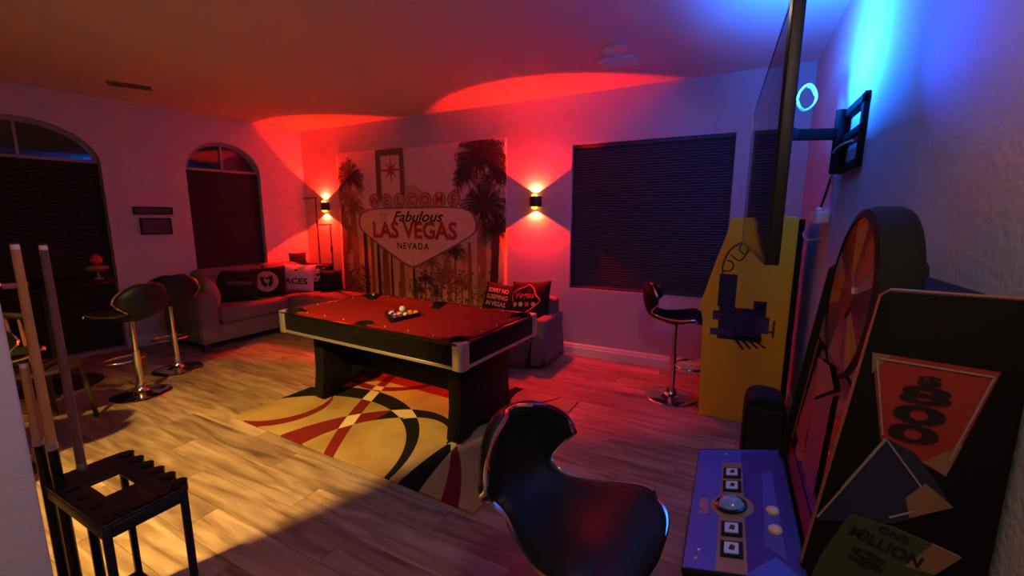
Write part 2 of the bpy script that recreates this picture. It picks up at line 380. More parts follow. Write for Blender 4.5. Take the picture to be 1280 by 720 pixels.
# ================================================================== RUG
def rug_mat():
    m = bpy.data.materials.new('swirl_rug'); m.use_nodes = True; nt = m.node_tree; b = nt.nodes['Principled BSDF']; L = nt.links.new
    b.inputs['Roughness'].default_value = 1.0; b.inputs['Specular IOR Level'].default_value = .05
    tc = nt.nodes.new('ShaderNodeTexCoord')
    def disc(cx, cy, r):
        s = nt.nodes.new('ShaderNodeVectorMath'); s.operation = 'DISTANCE'; s.inputs[1].default_value = (cx, cy, 0)
        f = nt.nodes.new('ShaderNodeVectorMath'); f.operation = 'MULTIPLY'; f.inputs[1].default_value = (1, 1, 0); L(tc.outputs['Object'], f.inputs[0]); L(f.outputs[0], s.inputs[0])
        c = nt.nodes.new('ShaderNodeMath'); c.operation = 'LESS_THAN'; c.inputs[1].default_value = r; L(s.outputs['Value'], c.inputs[0]); return c.outputs[0]
    def mth(op, a, bb):
        n = nt.nodes.new('ShaderNodeMath'); n.operation = op; L(a, n.inputs[0])
        if isinstance(bb, float): n.inputs[1].default_value = bb
        else: L(bb, n.inputs[1])
        n.use_clamp = True; return n.outputs[0]
    def half(a, b_, c):
        d = nt.nodes.new('ShaderNodeVectorMath'); d.operation = 'DOT_PRODUCT'; d.inputs[1].default_value = (a, b_, 0); L(tc.outputs['Object'], d.inputs[0])
        g = nt.nodes.new('ShaderNodeMath'); g.operation = 'GREATER_THAN'; g.inputs[1].default_value = -c; L(d.outputs['Value'], g.inputs[0]); return g.outputs[0]
    def band(o, i, h):
        r = mth('SUBTRACT', disc(*o), disc(*i))
        for k in ([h] if isinstance(h, tuple) else (h or [])): r = mth('MULTIPLY', r, half(*k))
        return r
    # bands: (outer circle, inner circle); rug-local metres, x right, y away
    reds = [((-.979, -.453, .381), (-1.058, -.395, .385), (1, 0, .95)), ((.521, -.929, 1.044), (.408, -.74, .687), (-1, 0, -.12)), ((3.006, 1.606, 3.878), (4.432, 2.346, 5.392), None),
            ((-.811, -1.745, 2.051), (-1.361, -1.83, 2.479), None), ((-.646, .607, .509), (-.668, .677, .497), None), ((.35, .95, .62), (.37, 1.03, .62), None)]
    blks = [((-.472, -.892, .988), (-.395, -.956, .883), None), ((.521, -.929, 1.044), (.408, -.74, .687), [(1, 0, .12), (-1, 0, .05)]), ((.188, -.378, .398), (.272, -.355, .283), [(1, 0, -.05), (0, 1, .30)]),
            ((2.685, -.475, 2.128), (4.248, .222, 3.656), (0, -1, -.12)), ((.98, .62, .50), (1.02, .66, .45), None), ((1.25, -.35, .80), (1.31, -.33, .78), (0, 1, .1))]
    def tot(L_):
        acc = None
        for o, i, h in L_:
            q = band(o, i, h)
            if acc is None: acc = q
            else:
                n = nt.nodes.new('ShaderNodeMath'); n.operation = 'ADD'; L(acc, n.inputs[0]); L(q, n.inputs[1]); acc = n.outputs[0]
        return acc
    tr, tb = tot(reds), tot(blks)
    sm = nt.nodes.new('ShaderNodeMath'); sm.operation = 'ADD'; L(tr, sm.inputs[0]); L(tb, sm.inputs[1])
    over = nt.nodes.new('ShaderNodeMath'); over.operation = 'GREATER_THAN'; over.inputs[1].default_value = 1.5; L(sm.outputs[0], over.inputs[0])
    n = nt.nodes.new('ShaderNodeTexNoise'); n.inputs['Scale'].default_value = 2.2; L(tc.outputs['Object'], n.inputs['Vector'])
    cr = nt.nodes.new('ShaderNodeValToRGB'); e = cr.color_ramp.elements; e[0].position = .35; e[0].color = (.24, .15, .055, 1); e[1].position = .65; e[1].color = (.36, .26, .11, 1); L(n.outputs['Fac'], cr.inputs[0])
    def mix(a, fac, col):
        x = nt.nodes.new('ShaderNodeMix'); x.data_type = 'RGBA'; L(fac, x.inputs[0]); L(a, x.inputs[6]); x.inputs[7].default_value = (*col, 1); return x.outputs[2]
    c1 = mix(cr.outputs[0], mth('MINIMUM', tr, 1.0), (.13, .012, .014)); c2 = mix(c1, mth('MINIMUM', tb, 1.0), (.010, .008, .010)); c3 = mix(c2, over.outputs[0], (.50, .42, .26))
    L(c3, b.inputs['Base Color'])
    n2 = nt.nodes.new('ShaderNodeTexNoise'); n2.inputs['Scale'].default_value = 260; L(tc.outputs['Object'], n2.inputs['Vector'])
    bp = nt.nodes.new('ShaderNodeBump'); bp.inputs['Distance'].default_value = .004; bp.inputs['Strength'].default_value = .5; L(n2.outputs['Fac'], bp.inputs['Height']); L(bp.outputs[0], b.inputs['Normal'])
    return m
rug = MB().box(-1.09, 1.09, -.77, .77, 0, .012).build('area_rug', rug_mat(), bevel=.004)
rug.location = (-2.13, 2.44, .0005); rug.rotation_euler = (0, 0, R(-1.6))
tag(rug, 'tan area rug with sweeping black and red curved bands under the pool table', 'rug')

# ================================================================== WALL LIGHTS
def sconce(x, z, lab):
    t = thing('wall_sconce', lab, 'wall lamp', (x, D, z), 0, 'red wall sconces')
    m = MB(); rr, hh = .062, .056
    outer = [(rr*1.06*math.cos(PI+PI*k/16), rr*1.25*math.sin(PI+PI*k/16)) for k in range(17)]
    inner = [(u*.93, v*.93) for u, v in outer]; n = 17
    vs = [(u, v, z_) for z_ in (-hh, hh) for pts in (outer, inner) for u, v in pts]; fs = []
    for i in range(n-1):
        fs += [(i, i+1, 2*n+i+1, 2*n+i), (n+i, n+i+1, 3*n+i+1, 3*n+i), (2*n+i, 2*n+i+1, 3*n+i+1, 3*n+i), (i, i+1, n+i+1, n+i)]
    m.add(vs, fs); m.build('sconce_body', mat('sconce_metal', (.05, .02, .02), .4), t, smooth=True)
    bx('backplate', M_blackmetal, -.05, .05, -.006, 0, -.045, .045, t)
    MB().lathe([(0, -.012), (.016, -.012), (.018, 0), (.016, .012), (0, .012)], 12, (0, -.03, 0)).build('lamp_module', mat('lamp_module', (.2, .2, .2), .5), t, smooth=True)
    for s in (-1, 1):
        MB().lathe([(.036*math.cos(PI*.5*k/6), s*.034*math.sin(PI*.5*k/6)) for k in range(7)], 18, (0, -.040, s*.052)).build('lens', mat('hot_spot_glow', (.9, .5, .2), .3, emit=(1.0, .36, .03), estr=5.0), t, smooth=True)  # glowing domes added for the overexposed yellow wall above and below the body
        l = lamp('sconce_bulb', 'SPOT', (0, -.040, s*.094), RED_W, RED_C, spot_size=R(122), spot_blend=.12, shadow_soft_size=.006); l.parent = t; l.rotation_euler = Vector((0, .45 if s > 0 else .15, s)).to_track_quat('-Z', 'Y').to_euler()
    return t
sconce(-1.951, 1.675, 'red up and down wall sconce between the tapestry and the large window')
sconce(-5.295, 1.658, 'red up and down wall sconce left of the tapestry near the room corner')

# ================================================================== TELEVISION
TVa, TVb = Vector((.130, 1.68, 1.335)), Vector((.085, 3.29, 1.335))
tvl = (TVb-TVa).length; tva = math.atan2(TVb.y-TVa.y, TVb.x-TVa.x)
t = thing('television', 'large flat television on a swing arm, seen almost edge-on, screen switched off', 'television', TVa, tva)
# local: x along the screen away from camera, y>0 towards the room (left), z up
bx('screen_panel', mat('tv_screen', (.012, .012, .014), .06, spec=.8), .008, tvl-.008, .021, .0245, .014, .817, t)
bx('back_shell', M_blackmetal, 0, tvl, -.018, .021, 0, .83, t, bevel=.006)
bx('electronics_box', M_blackmetal, .35, tvl-.35, -.045, -.017, .05, .42, t, bevel=.01)
bx('bezel', M_gloss, 0, tvl, .019, .026, 0, .014, t); bx('bezel', M_gloss, 0, tvl, .019, .026, .817, .83, t)
bx('bezel', M_gloss, 0, .008, .019, .026, .014, .817, t); bx('bezel', M_gloss, tvl-.008, tvl, .019, .026, .014, .817, t)
M_led = mat('blue_led', (.1, .2, .9), .4, emit=(.02, .2, 1.0), estr=6.0)
bx('led_bar', M_led, .98, 1.03, -.058, -.018, .70, .815, t); bx('led_bar', M_led, .40, .43, -.034, -.018, .60, .74, t)
for lx, ly, lz, e_, c_, sx_, sy_, dr, spd in ((1.005, -.064, .80, BLUE_W, BLUE_C, .10, .06, (-.05, -1, 1.1), 180), (.415, -.04, .66, BLUE_W*.016, (.01, .06, 1.0), .03, .12, (-1.6, -1, .12), 60)):
    bl = lamp('led_glow', 'AREA', (0, 0, 0), e_, c_, shape='RECTANGLE', size=sx_, size_y=sy_); bl.data.spread = R(spd); bl.parent = t; bl.location = (lx, ly, lz)
    bl.rotation_euler = Vector(dr).to_track_quat('-Z', 'Y').to_euler()
# ---- wall mount
mt = thing('tv_wall_mount', 'black articulated wall bracket and arm holding the television', 'wall mount', (XR, 2.72, 1.9))
for yy in (-.19, .17): bx('wall_plate', M_black, -.022, 0, yy-.02, yy+.02, -.17, .16, mt, bevel=.003)
for zz in (-.15, .0, .13): bx('cross_bar', M_black, -.03, -.008, -.21, .19, zz-.018, zz+.018, mt, bevel=.003)
MB().tube([(-.05, .12, -.17), (-.05, .12, .15)], .022, 10).build('pivot_post', M_black, mt, smooth=True)
for a_, b_ in (((-.05, .12, .03), (-.24, .05, .03)), ((-.24, .05, .03), (-.345, -.15, .03))):
    va, vb = Vector(a_), Vector(b_); d = (vb-va).normalized(); s_ = Vector((-d.y, d.x, 0))*.014
    MB().prism([(0, -.028), (1, -.028), (1, .028), (0, .028)], lambda u, v, k: va.lerp(vb, u)+s_*k+Vector((0, 0, v)), -1, 1).build('swing_arm', M_black, mt, bevel=.003)
bx('tv_plate', M_black, -.352, -.34, -.30, .02, -.1, .16, mt, bevel=.002)
# ---- cables and outlet
M_wcable = mat('white_cable', (.6, .6, .6), .5)
def cable(name, pts, r, m, lab): return tag(MB().tube(cat_path(pts), r, 6).build(name, m, smooth=True), lab, 'cable')
cable('power_cable', [(.47, 2.60, 1.86), (.44, 2.72, 1.85), (.44, 2.86, 1.82), (.46, 2.93, 1.72), (.475, 2.96, 1.66)], .006, M_wcable, 'white cable draped over the black television bracket')
cable('power_cable', [(.48, 2.97, 1.77), (.475, 3.06, 1.72), (.475, 3.16, 1.64), (.46, 3.17, 1.56)], .007, mat('black_cable', (.01, .01, .01), .5), 'black cable running down the right wall to the white plug')
pb = thing('plug_adapter', 'white plug adapter on the right wall below the television bracket', 'plug', (XR, 3.22, 1.505))
bx('outlet_plate', M_white, -.008, 0, -.06, .06, -.05, .05, pb, bevel=.002); bx('adapter_body', M_white, -.075, -.008, -.17, .10, -.04, .03, pb, bevel=.008)
MB().tube([(-.05, -.05, .02), (-.05, -.07, .05)], .016, 8).build('plug', M_white, pb, smooth=True)
cable('data_cable', [(.44, 3.32, 1.47), (.41, 3.36, 1.39), (.44, 3.28, 1.36), (.485, 3.14, 1.38)], .004, M_wcable, 'thin white cable loop below the plug adapter')
loopp = [(.145, 2.86, 2.10), (.20, 2.86, 2.12), (.25, 2.855, 2.125)]+[(.30-.042*math.cos(a), 2.85+.015*math.sin(3*a)+.004*a, 2.135+.06*math.sin(a)) for a in [2*PI*k/24 for k in range(60)]]
tag(MB().tube(loopp, .0055, 6).build('cable_coil', mat('clear_cable', (.6, .65, .7), .3), smooth=True), 'coiled pale cable hanging behind the top of the television', 'cable')

# ================================================================== CEILING FITTINGS
t = thing('recessed_light', 'round white recessed ceiling light, switched off', 'ceiling light', (-.883, 3.376, H))
MB().lathe([(.085, 0), (.098, -.006), (.098, -.012), (.072, -.014), (.062, -.004)], 28).build('trim_ring', M_white, t, smooth=True)
MB().lathe([(0, -.005), (.066, -.005), (.066, -.002)], 28).build('diffuser', mat('unlit_diffuser', (.75, .75, .78), .4), t, smooth=True)
def vent(loc, rz, sx, sy, lab, m_, ms):
    t = thing('ceiling_vent', lab, 'vent', loc, rz)
    m = MB(); f = .03
    m.box(-sx, sx, -sy, -sy+f, -.014, 0); m.box(-sx, sx, sy-f, sy, -.014, 0); m.box(-sx, -sx+f, -sy+f, sy-f, -.014, 0); m.box(sx-f, sx, -sy+f, sy-f, -.014, 0); m.build('vent_frame', m_, t)
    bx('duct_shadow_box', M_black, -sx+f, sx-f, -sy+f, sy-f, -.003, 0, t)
    k = int((2*sy-2*f)/.022)
    for i in range(k):
        yy = -sy+f+(i+.5)*.022; MB().prism([(-.007, -.004), (.007, -.013), (.007, -.011), (-.007, -.002)], lambda u, v, q: (q, yy+u, v), -sx+f, sx-f).build('louver', ms, t)
vent((-.925, 3.64, H), 0, .14, .11, 'small white ceiling vent beside the recessed light', M_white, M_white)
vent((-5.235, 2.155, H), R(61), .16, .06, 'narrow dark ceiling vent above the left wall', mat('dark_vent', (.12, .09, .08), .6), mat('dark_vent'))

# ================================================================== PRINTED WALL TAPESTRY
tp = thing('wall_tapestry', 'wall tapestry printed with a desert city welcome sign between tall palms', 'tapestry', (-3.665, D-.004, 1.40))
TW, TH = 1.355, .982
def tape_mat():
    m = bpy.data.materials.new('tapestry_cloth'); m.use_nodes = True; nt = m.node_tree; b = nt.nodes['Principled BSDF']; L = nt.links.new; b.inputs['Roughness'].default_value = .95
    tc = nt.nodes.new('ShaderNodeTexCoord'); sp_ = nt.nodes.new('ShaderNodeSeparateXYZ'); L(tc.outputs['Generated'], sp_.inputs[0])
    cr = nt.nodes.new('ShaderNodeValToRGB'); e = cr.color_ramp.elements; e[0].position = 0; e[0].color = (.68, .38, .11, 1); e[1].position = 1; e[1].color = (.76, .60, .54, 1)
    k = e.new(.35); k.color = (.80, .52, .20, 1); k = e.new(.62); k.color = (.80, .62, .52, 1); L(sp_.outputs[2], cr.inputs[0])
    n = nt.nodes.new('ShaderNodeTexNoise'); n.inputs['Scale'].default_value = 3; L(tc.outputs['Object'], n.inputs['Vector'])
    mr = nt.nodes.new('ShaderNodeMapRange'); mr.inputs['To Min'].default_value = .8; mr.inputs['To Max'].default_value = 1.15; L(n.outputs['Fac'], mr.inputs['Value'])
    vm = nt.nodes.new('ShaderNodeVectorMath'); vm.operation = 'SCALE'; L(cr.outputs[0], vm.inputs[0]); L(mr.outputs[0], vm.inputs['Scale']); L(vm.outputs[0], b.inputs['Base Color'])
    return m
def wav(u, v): return -.004-.0025*math.sin(u*7+v*2)-.002*math.sin(v*9)
def TP(u, v, lay=0): return (u, wav(u, v)-.0012*lay-.001, v)
m = MB(); m.grid(lambda a, c: TP((a*2-1)*TW, (c*2-1)*TH, 0), 60, 44); m.build('cloth', tape_mat(), tp, smooth=True, solid=.0015)
# pixel helper: tapestry position from fractions (0..1 from left, 0..1 from top)
def fr(a, b): return ((a*2-1)*TW, (1-2*b)*TH)
def flat(name, polys, m_, lay, parent=tp):
    m = MB()
    for p in polys: m.add([TP(u, v, lay) for u, v in p], [tuple(range(len(p)))])
    return m.build(name, m_, parent)
M_palm = mat('print_palm_dark', (.055, .028, .012), .95, noise=(9, .6)); M_palm2 = mat('print_palm_brown', (.26, .11, .03), .95, noise=(9, .5))
M_trunk = mat('print_trunk', (.33, .17, .06), .95, noise=(6, .4))
def strip_quad(p0, p1, w0, w1): 
    d = Vector((p1[0]-p0[0], p1[1]-p0[1])); n_ = Vector((-d.y, d.x)).normalized()
    return [(p0[0]+n_.x*w0, p0[1]+n_.y*w0), (p0[0]-n_.x*w0, p0[1]-n_.y*w0), (p1[0]-n_.x*w1, p1[1]-n_.y*w1), (p1[0]+n_.x*w1, p1[1]+n_.y*w1)]
def clampq(p): return (max(-TW+.004, min(TW-.004, p[0])), max(-TH+.004, min(TH-.004, p[1])))
def palm(cx, cy, r, base, tw, lay, mat_l, nf=26, trunk=None, droop=.5, seed=0, skirt=True):
    rnd = random.Random(seed); fronds = []
    for i in range(nf):
        a = -PI*.18+(PI*1.36)*i/(nf-1)+rnd.uniform(-.1, .1); L_ = r*rnd.uniform(.75, 1.08); pts = []
        for k in range(6):
            q = k/5; pts.append((cx+math.cos(a)*L_*q, cy+math.sin(a)*L_*q-droop*L_*q*q*abs(math.cos(a))*.9))
        for k in range(5):
            wd = r*.035*(1-k/5.5); fronds.append([clampq(p) for p in strip_quad(pts[k], pts[k+1], wd, wd*.75)])
            for s in (-1, 1):
                d = Vector((pts[k+1][0]-pts[k][0], pts[k+1][1]-pts[k][1])).normalized(); n_ = Vector((-d.y, d.x))*s
                for h_ in (0, .5):
                    b0 = (pts[k][0]+(pts[k+1][0]-pts[k][0])*h_, pts[k][1]+(pts[k+1][1]-pts[k][1])*h_)
                    tip = (b0[0]+(n_.x*.8+d.x*.9)*r*.17, b0[1]+(n_.y*.8+d.y*.9)*r*.17-r*.05)
                    fronds.append([clampq(b0), clampq((b0[0]+d.x*r*.05, b0[1]+d.y*r*.05)), clampq(tip)])
    if skirt:
        for i in range(12):
            a = rnd.uniform(-PI*.72, -PI*.28); L_ = r*rnd.uniform(.35, .7)
            fronds.append([clampq(p) for p in strip_quad((cx, cy), (cx+math.cos(a)*L_*.6, cy+math.sin(a)*L_), r*.07, r*.015)])
    flat('printed_trunk', [[clampq(p) for p in strip_quad((cx, cy), (cx+base[0], base[1]), tw*.8, tw)]], trunk or M_trunk, lay)
    flat('printed_fronds', fronds, mat_l, lay+1)
def pf(a, b): return fr(a, b)
# background tones
for i, (a, b0, b1, wd, c) in enumerate([(.30, .62, 1, .05, 0), (.40, .60, 1, .035, 1), (.07, .5, 1, .04, 0), (.62, .66, 1, .03, 1), (.93, .55, 1, .045, 0), (.50, .68, 1, .03, 1), (.22, .55, 1, .03, 1), (.70, .72, 1, .035, 0)]):
    u0, v0 = fr(a, b0); u1, v1 = fr(a, b1); flat('printed_trunk', [[(u0-wd*.8, v0), (u1-wd, v1+.01), (u1+wd, v1+.01), (u0+wd*.8, v0)]], (M_trunk, M_palm2)[c], 1)
u, v = fr(.085, .17); palm(u, v, .30, (.04, -TH+.01), .035, 2, M_palm, 32, seed=1)
u, v = fr(.11, .38); palm(u, v, .24, (.02, -TH+.01), .03, 2, M_palm2, 22, seed=9)
u, v = fr(.05, .30); palm(u, v, .20, (.02, -TH+.01), .03, 2, M_palm2, 22, seed=10)
u, v = fr(.875, .10); palm(u, v, .40, (-.02, -TH+.01), .055, 2, M_palm2, 26, seed=12, droop=.8); palm(u, v, .40, (-.02, -TH+.01), .05, 3, M_palm, 40, seed=2)
u, v = fr(.80, .20); palm(u, v, .20, (.1, v-.3), .012, 3, M_palm, 24, seed=15); u, v = fr(.96, .20); palm(u, v, .22, (-.1, v-.3), .012, 3, M_palm, 24, seed=16)
u, v = fr(.89, .38); palm(u, v, .36, (-.03, -TH+.01), .045, 5, M_palm, 34, seed=3)
u, v = fr(.95, .52); palm(u, v, .24, (-.05, -TH+.01), .06, 6, M_palm, 28, trunk=M_palm, seed=4)
for k, (a, b, r_) in enumerate([(.60, .74, .16), (.735, .66, .20), (.655, .84, .17), (.56, .85, .13), (.70, .80, .16), (.62, .93, .12), (.77, .86, .14), (.53, .93, .11)]):
    u, v = fr(a, b); palm(u, v, r_, (0, -TH+.01), .014, 8, M_palm if k % 2 else M_palm2, 18, trunk=M_palm2, seed=20+k)
def strip_trunks(lst, m_, lay):
    for (a0, a1, b0, b1) in lst:
        (u0, v0), (u1, v1) = fr(a0, b0), fr(a1, b1); wd = u1-u0
        flat('printed_trunk', [[(u0+wd*.15, v0), (u0+wd*.02, (v0+v1)/2), (u0, v1+.01), (u1, v1+.01), (u1-wd*.05, (v0+v1)/2), (u1-wd*.2, v0)]], m_, lay)
strip_trunks([(.255, .278, .60, 1), (.165, .195, .45, 1), (.482, .50, .76, 1), (.345, .36, .70, 1)], M_palm, 7)
strip_trunks([(.29, .335, .60, 1), (.40, .435, .72, 1), (.215, .235, .55, 1), (.80, .825, .60, 1), (.01, .05, .35, 1)], M_palm2, 6)
rnd = random.Random(5); tufts = []
for k in range(260):
    a_ = rnd.choice([rnd.uniform(.0, .2), rnd.uniform(.45, .98), rnd.uniform(.5, .8)]); b_ = rnd.uniform(.78, .985); u, v = fr(a_, b_); an = rnd.uniform(0, 2*PI); L_ = rnd.uniform(.03, .08)
    tufts.append([clampq(p) for p in strip_quad((u, v), (u+L_*math.cos(an), v+L_*math.sin(an)), .010, .001)])
flat('printed_foliage', tufts, M_palm, 9)
# sign: pylon, star, diamond board, discs
M_py = mat('print_pylon', (.16, .10, .08), .95); M_signd = mat('print_sign_edge', (.30, .13, .07), .95); M_signf = mat('print_sign_face', (.88, .66, .42), .95); M_signr = mat('print_red', (.42, .035, .03), .95); M_dk = mat('print_ink', (.02, .014, .012), .95)
def rect(a0, a1, b0, b1): (u0, v0), (u1, v1) = fr(a0, b0), fr(a1, b1); return [(u0, v0), (u0, v1), (u1, v1), (u1, v0)]
flat('printed_pylon', [rect(.274, .305, .004, .33), rect(.425, .452, .004, .33), rect(.274, .452, .004, .045)], M_py, 9)
u, v = fr(.371, .14); star = []
for k in range(16):
    a = PI/2+k*PI/8; q = (.20 if k % 4 == 0 else .155) if k % 2 == 0 else .045; star.append((u+q*math.cos(a)*(1.35 if k in (4, 12) else .95), v+q*math.sin(a)))
m = MB(); m.add([TP(p[0], p[1], 10) for p in star]+[TP(u, v, 10)], [(i, (i+1) % 16, 16) for i in range(16)]); m.build('printed_star', M_signr, tp)
def diamond(g):   # rounded stretched diamond sign board, grown by g
    key = [(.148, .485), (.165, .425), (.235, .395), (.50, .392), (.76, .39), (.83, .42), (.85, .50), (.835, .545), (.725, .625), (.515, .76), (.483, .768), (.45, .758), (.27, .625), (.165, .54)]
    c = fr(.48, .54); out = []
    for p in key:
        q = Vector(fr(*p)); d = (q-Vector(c)).normalized(); out.append(tuple(q+d*g))
    P_ = [Vector((*p, 0)) for p in out]; P2 = []
    for i in range(len(P_)):
        P2.append(tuple((P_[i]*.8+P_[i-1]*.2).xy)); P2.append(tuple((P_[i]*.8+P_[(i+1) % len(P_)]*.2).xy))
    return P2
def fan(name, pts, m_, lay):
    c = (sum(p[0] for p in pts)/len(pts), sum(p[1] for p in pts)/len(pts)); n = len(pts)
    m = MB(); m.add([TP(p[0], p[1], lay) for p in pts]+[TP(c[0], c[1], lay)], [(i, (i+1) % n, n) for i in range(n)]); return m.build(name, m_, tp)
fan('printed_sign_gable', [fr(.34, .40), fr(.44, .27), fr(.483, .235), fr(.54, .265), fr(.68, .40), fr(.5, .44)], mat('print_gable', (.55, .36, .20), .95), 9)
fan('printed_sign_edge', diamond(.035), M_signd, 10); fan('printed_sign_face', diamond(0), M_signf, 11)
for k, ch in enumerate('WELCOME'):
    a = .258+k*.0793; u, v = fr(a, .338); r_ = .098
    fan('printed_disc', disc_pts(r_, 20, u, v), M_signd, 12); fan('printed_disc', disc_pts(r_*.82, 20, u, v), mat('print_disc', (.55, .34, .20), .95), 13)
    text('printed_letter', ch, M_signr, lambda p, q, u=u, v=v: TP(u+p, v+q, 14.5), tp, height=.115, bold=.02)
def tword(body, a, b, wd, hh, m_, **kw):
    u, v = fr(a, b); text('printed_lettering', body, m_, lambda p, q: TP(u+p, v+q, 14.5), tp, width=wd, height=hh, **kw)
tword('TO', .318, .448, .13, .09, mat('print_faded', (.42, .30, .18), .95)); tword('Fabulous', .525, .443, .82, .135, M_dk, shear=.4, bold=.016)
tword('LAS VEGAS', .495, .532, 1.38, .225, M_signr, bold=.035); tword('NEVADA', .492, .636, .53, .085, M_dk, bold=.02, space=1.25)

# ================================================================== WALL PLAQUES ON THE LEFT WALL
for nm, lab, (ya, yb, za, zb), th in [('wall_plaque', 'long narrow dark plaque on the left wall between the arched windows', (2.36, 2.72, 1.525, 1.612), .03), ('picture_frame', 'dark framed picture on the left wall below the narrow plaque', (2.405, 2.695, 1.295, 1.485), .025)]:
    t = thing(nm, lab, 'plaque' if 'plaque' in nm else 'picture', LW((ya+yb)/2, za, 0))
    o_ = LW((ya+yb)/2, za, 0)
    f_ = lambda u, v, k: LW(u, v, k)-o_
    MB().prism([(ya, za), (yb, za), (yb, zb), (ya, zb)], f_, 0, th*.6).build('backing', mat('plaque_dark', (.03, .02, .022), .6), t)
    m = MB()
    for q in ([(ya, za), (yb, za), (yb, za+.016), (ya, za+.016)], [(ya, zb-.016), (yb, zb-.016), (yb, zb), (ya, zb)], [(ya, za+.016), (ya+.016, za+.016), (ya+.016, zb-.016), (ya, zb-.016)], [(yb-.016, za+.016), (yb, za+.016), (yb, zb-.016), (yb-.016, zb-.016)]): m.prism(q, f_, 0, th)
    m.build('frame', M_blackwood, t)
    MB().prism([(ya+.016, za+.016), (yb-.016, za+.016), (yb-.016, zb-.016), (ya+.016, zb-.016)], f_, th*.6, th*.6+.002).build('print', mat('plaque_print', (.05, .03, .035), .5), t)

# ================================================================== BAR STOOLS
def make_stool():
    t = thing('bar_stool', 'x', 'bar stool', (0, 0, 0), 0, 'swivel bar stools')
    key = [(-.225, .262, .055), (-.242, .235, .130), (-.246, .185, .188), (-.238, .12, .208), (-.217, .06, .182), (-.182, .015, .142), (-.125, -.012, .136), (-.05, -.022, .172), (.04, -.018, .212), (.12, -.004, .226), (.185, -.002, .205), (.222, -.014, .150), (.238, -.034, .05)]
    S = cat_path([(a, b, c) for a, b, c in key], 5); n = len(S)
    def surf(i, v):
        x, z, wd = S[i]; fb = max(0, min(1, (.09-x-.1)/.16)) if x < -.01 else 0
        fb = max(0.0, min(1.0, (z+.0)/.13)) if x < -.1 else 0.0
        a = abs(v); return Vector((x+fb*.105*a**2.2*(wd/.2), v*wd, z+(1-fb)*.03*a**2*(1 if x < .16 else .3)))
    nv = 16; split = int(n*.47)
    def pad(name, i0, i1):
        m = MB(); ks = list(range(i0, i1+1)); top = []; bot = []
        for i in ks:
            for j in range(nv+1):
                v = j/nv*2-1; p = surf(i, v)
                di = surf(min(i+1, n-1), v)-surf(max(i-1, 0), v); dv = surf(i, min(1, v+.1))-surf(i, max(-1, v-.1)); nr = di.cross(dv)
                nr = nr.normalized() if nr.length > 1e-9 else Vector((0, 0, 1))
                if nr.z < 0 and S[i][0] > -.1: nr = -nr
                if nr.x < 0 and S[i][0] <= -.1: nr = -nr
                ed = min(1, (1-abs(v))*4, (i+.0)/3 if i0 == 0 else 9, (n-1-i)/3 if i1 == n-1 else 9)
                th = .006+.022*math.sqrt(max(0, ed))
                top.append(p+nr*th); bot.append(p-nr*th*.75)
        r_ = len(ks); q = nv+1
        fs = [(i*q+j, (i+1)*q+j, (i+1)*q+j+1, i*q+j+1) for i in range(r_-1) for j in range(nv)]
        N = r_*q; fs2 = [tuple(N+k for k in f) for f in fs]
        rim = [(i, 0) for i in range(r_)]+[(r_-1, j) for j in range(1, q)]+[(i, nv) for i in range(r_-2, -1, -1)]+[(0, j) for j in range(nv-1, 0, -1)]
        rim = [i*q+j for i, j in rim]
        fs3 = [(rim[k], rim[(k+1) % len(rim)], N+rim[(k+1) % len(rim)], N+rim[k]) for k in range(len(rim))]
        m.add(top+bot, fs+fs2+fs3); return m.build(name, M_leather, t, smooth=True, ang=80)
    pad('backrest', 0, split); pad('seat', split, n-1)
    edge = [surf(i, 1.03) for i in range(n)]+[surf(n-1, v) for v in (.5, 0, -.5)]+[surf(i, -1.03) for i in range(n-1, -1, -1)]+[surf(0, v) for v in (-.5, 0, .5)]
    MB().tube(edge, .0075, 6, True).build('chrome_edging', M_chrome, t, smooth=True)
    return t
SEATZ = .70
def stool_base(t, dz):
    MB().lathe([(0, -.05), (.085, -.05), (.085, -.035), (.04, -.03), (.0, -.03)], 20, (0, 0, 0)).build('swivel_plate', M_blackmetal, t, smooth=True)
    MB().tube([(0, 0, -dz+.36), (0, 0, -.04)], .019, 14).build('gas_lift', M_chrome, t, smooth=True)
    MB().tube([(0, 0, -dz+.03), (0, 0, -dz+.38)], .027, 16).build('column', M_chrome, t, smooth=True)
    MB().lathe([(0, 0), (.205, 0), (.208, .006), (.2, .012), (.12, .02), (.06, .035), (.042, .055), (.036, .085), (0, .085)], 32, (0, 0, -dz)).build('floor_base', M_chrome, t, smooth=True, ang=70)
    ring = [(.02, -.03), (.06, -.11), (.12, -.145), (.19, -.12), (.225, -.05), (.228, .05), (.19, .12), (.12, .145), (.06, .11), (.02, .03)]
    MB().tube(cat_path([(a, b, -dz+.30) for a, b in ring], 4), .010, 8).build('footrest', M_chrome, t, smooth=True)
    MB().tube([(0, .03, -.05), (.0, .10, -.055), (.0, .15, -.075)], [.005, .005, .012], 8).build('height_lever', M_black, t, smooth=True)
proto = make_stool(); stool_base(proto, SEATZ); near_stool = make_stool(); stool_base(near_stool, .644)
SPOTS = [(-.355, 1.052, -14, .644, 'nearest swivel bar stool, black with chrome edging, in front of the blue arcade deck'),
         (-.362, 3.64, 4, .70, 'black and chrome bar stool under the large window beside the yellow cabinet'),
         (-4.39, 1.60, 196, .70, 'black bar stool left of the sofa, its lit chrome column nearest the cue rack side'),
         (-4.80, 2.06, 170, .70, 'black bar stool with its rounded back turned to us at the sofa arm'),
         (-3.60, .62, 150, .70, 'black bar stool in the dark just behind the pool cues')]
for i, (x, y, a, sz, lab) in enumerate(SPOTS):
    o = near_stool if i == 0 else proto if i == 1 else copy_tree(proto)
    o.location = (x, y, sz); o.rotation_euler = (0, 0, R(a)); o['label'] = lab

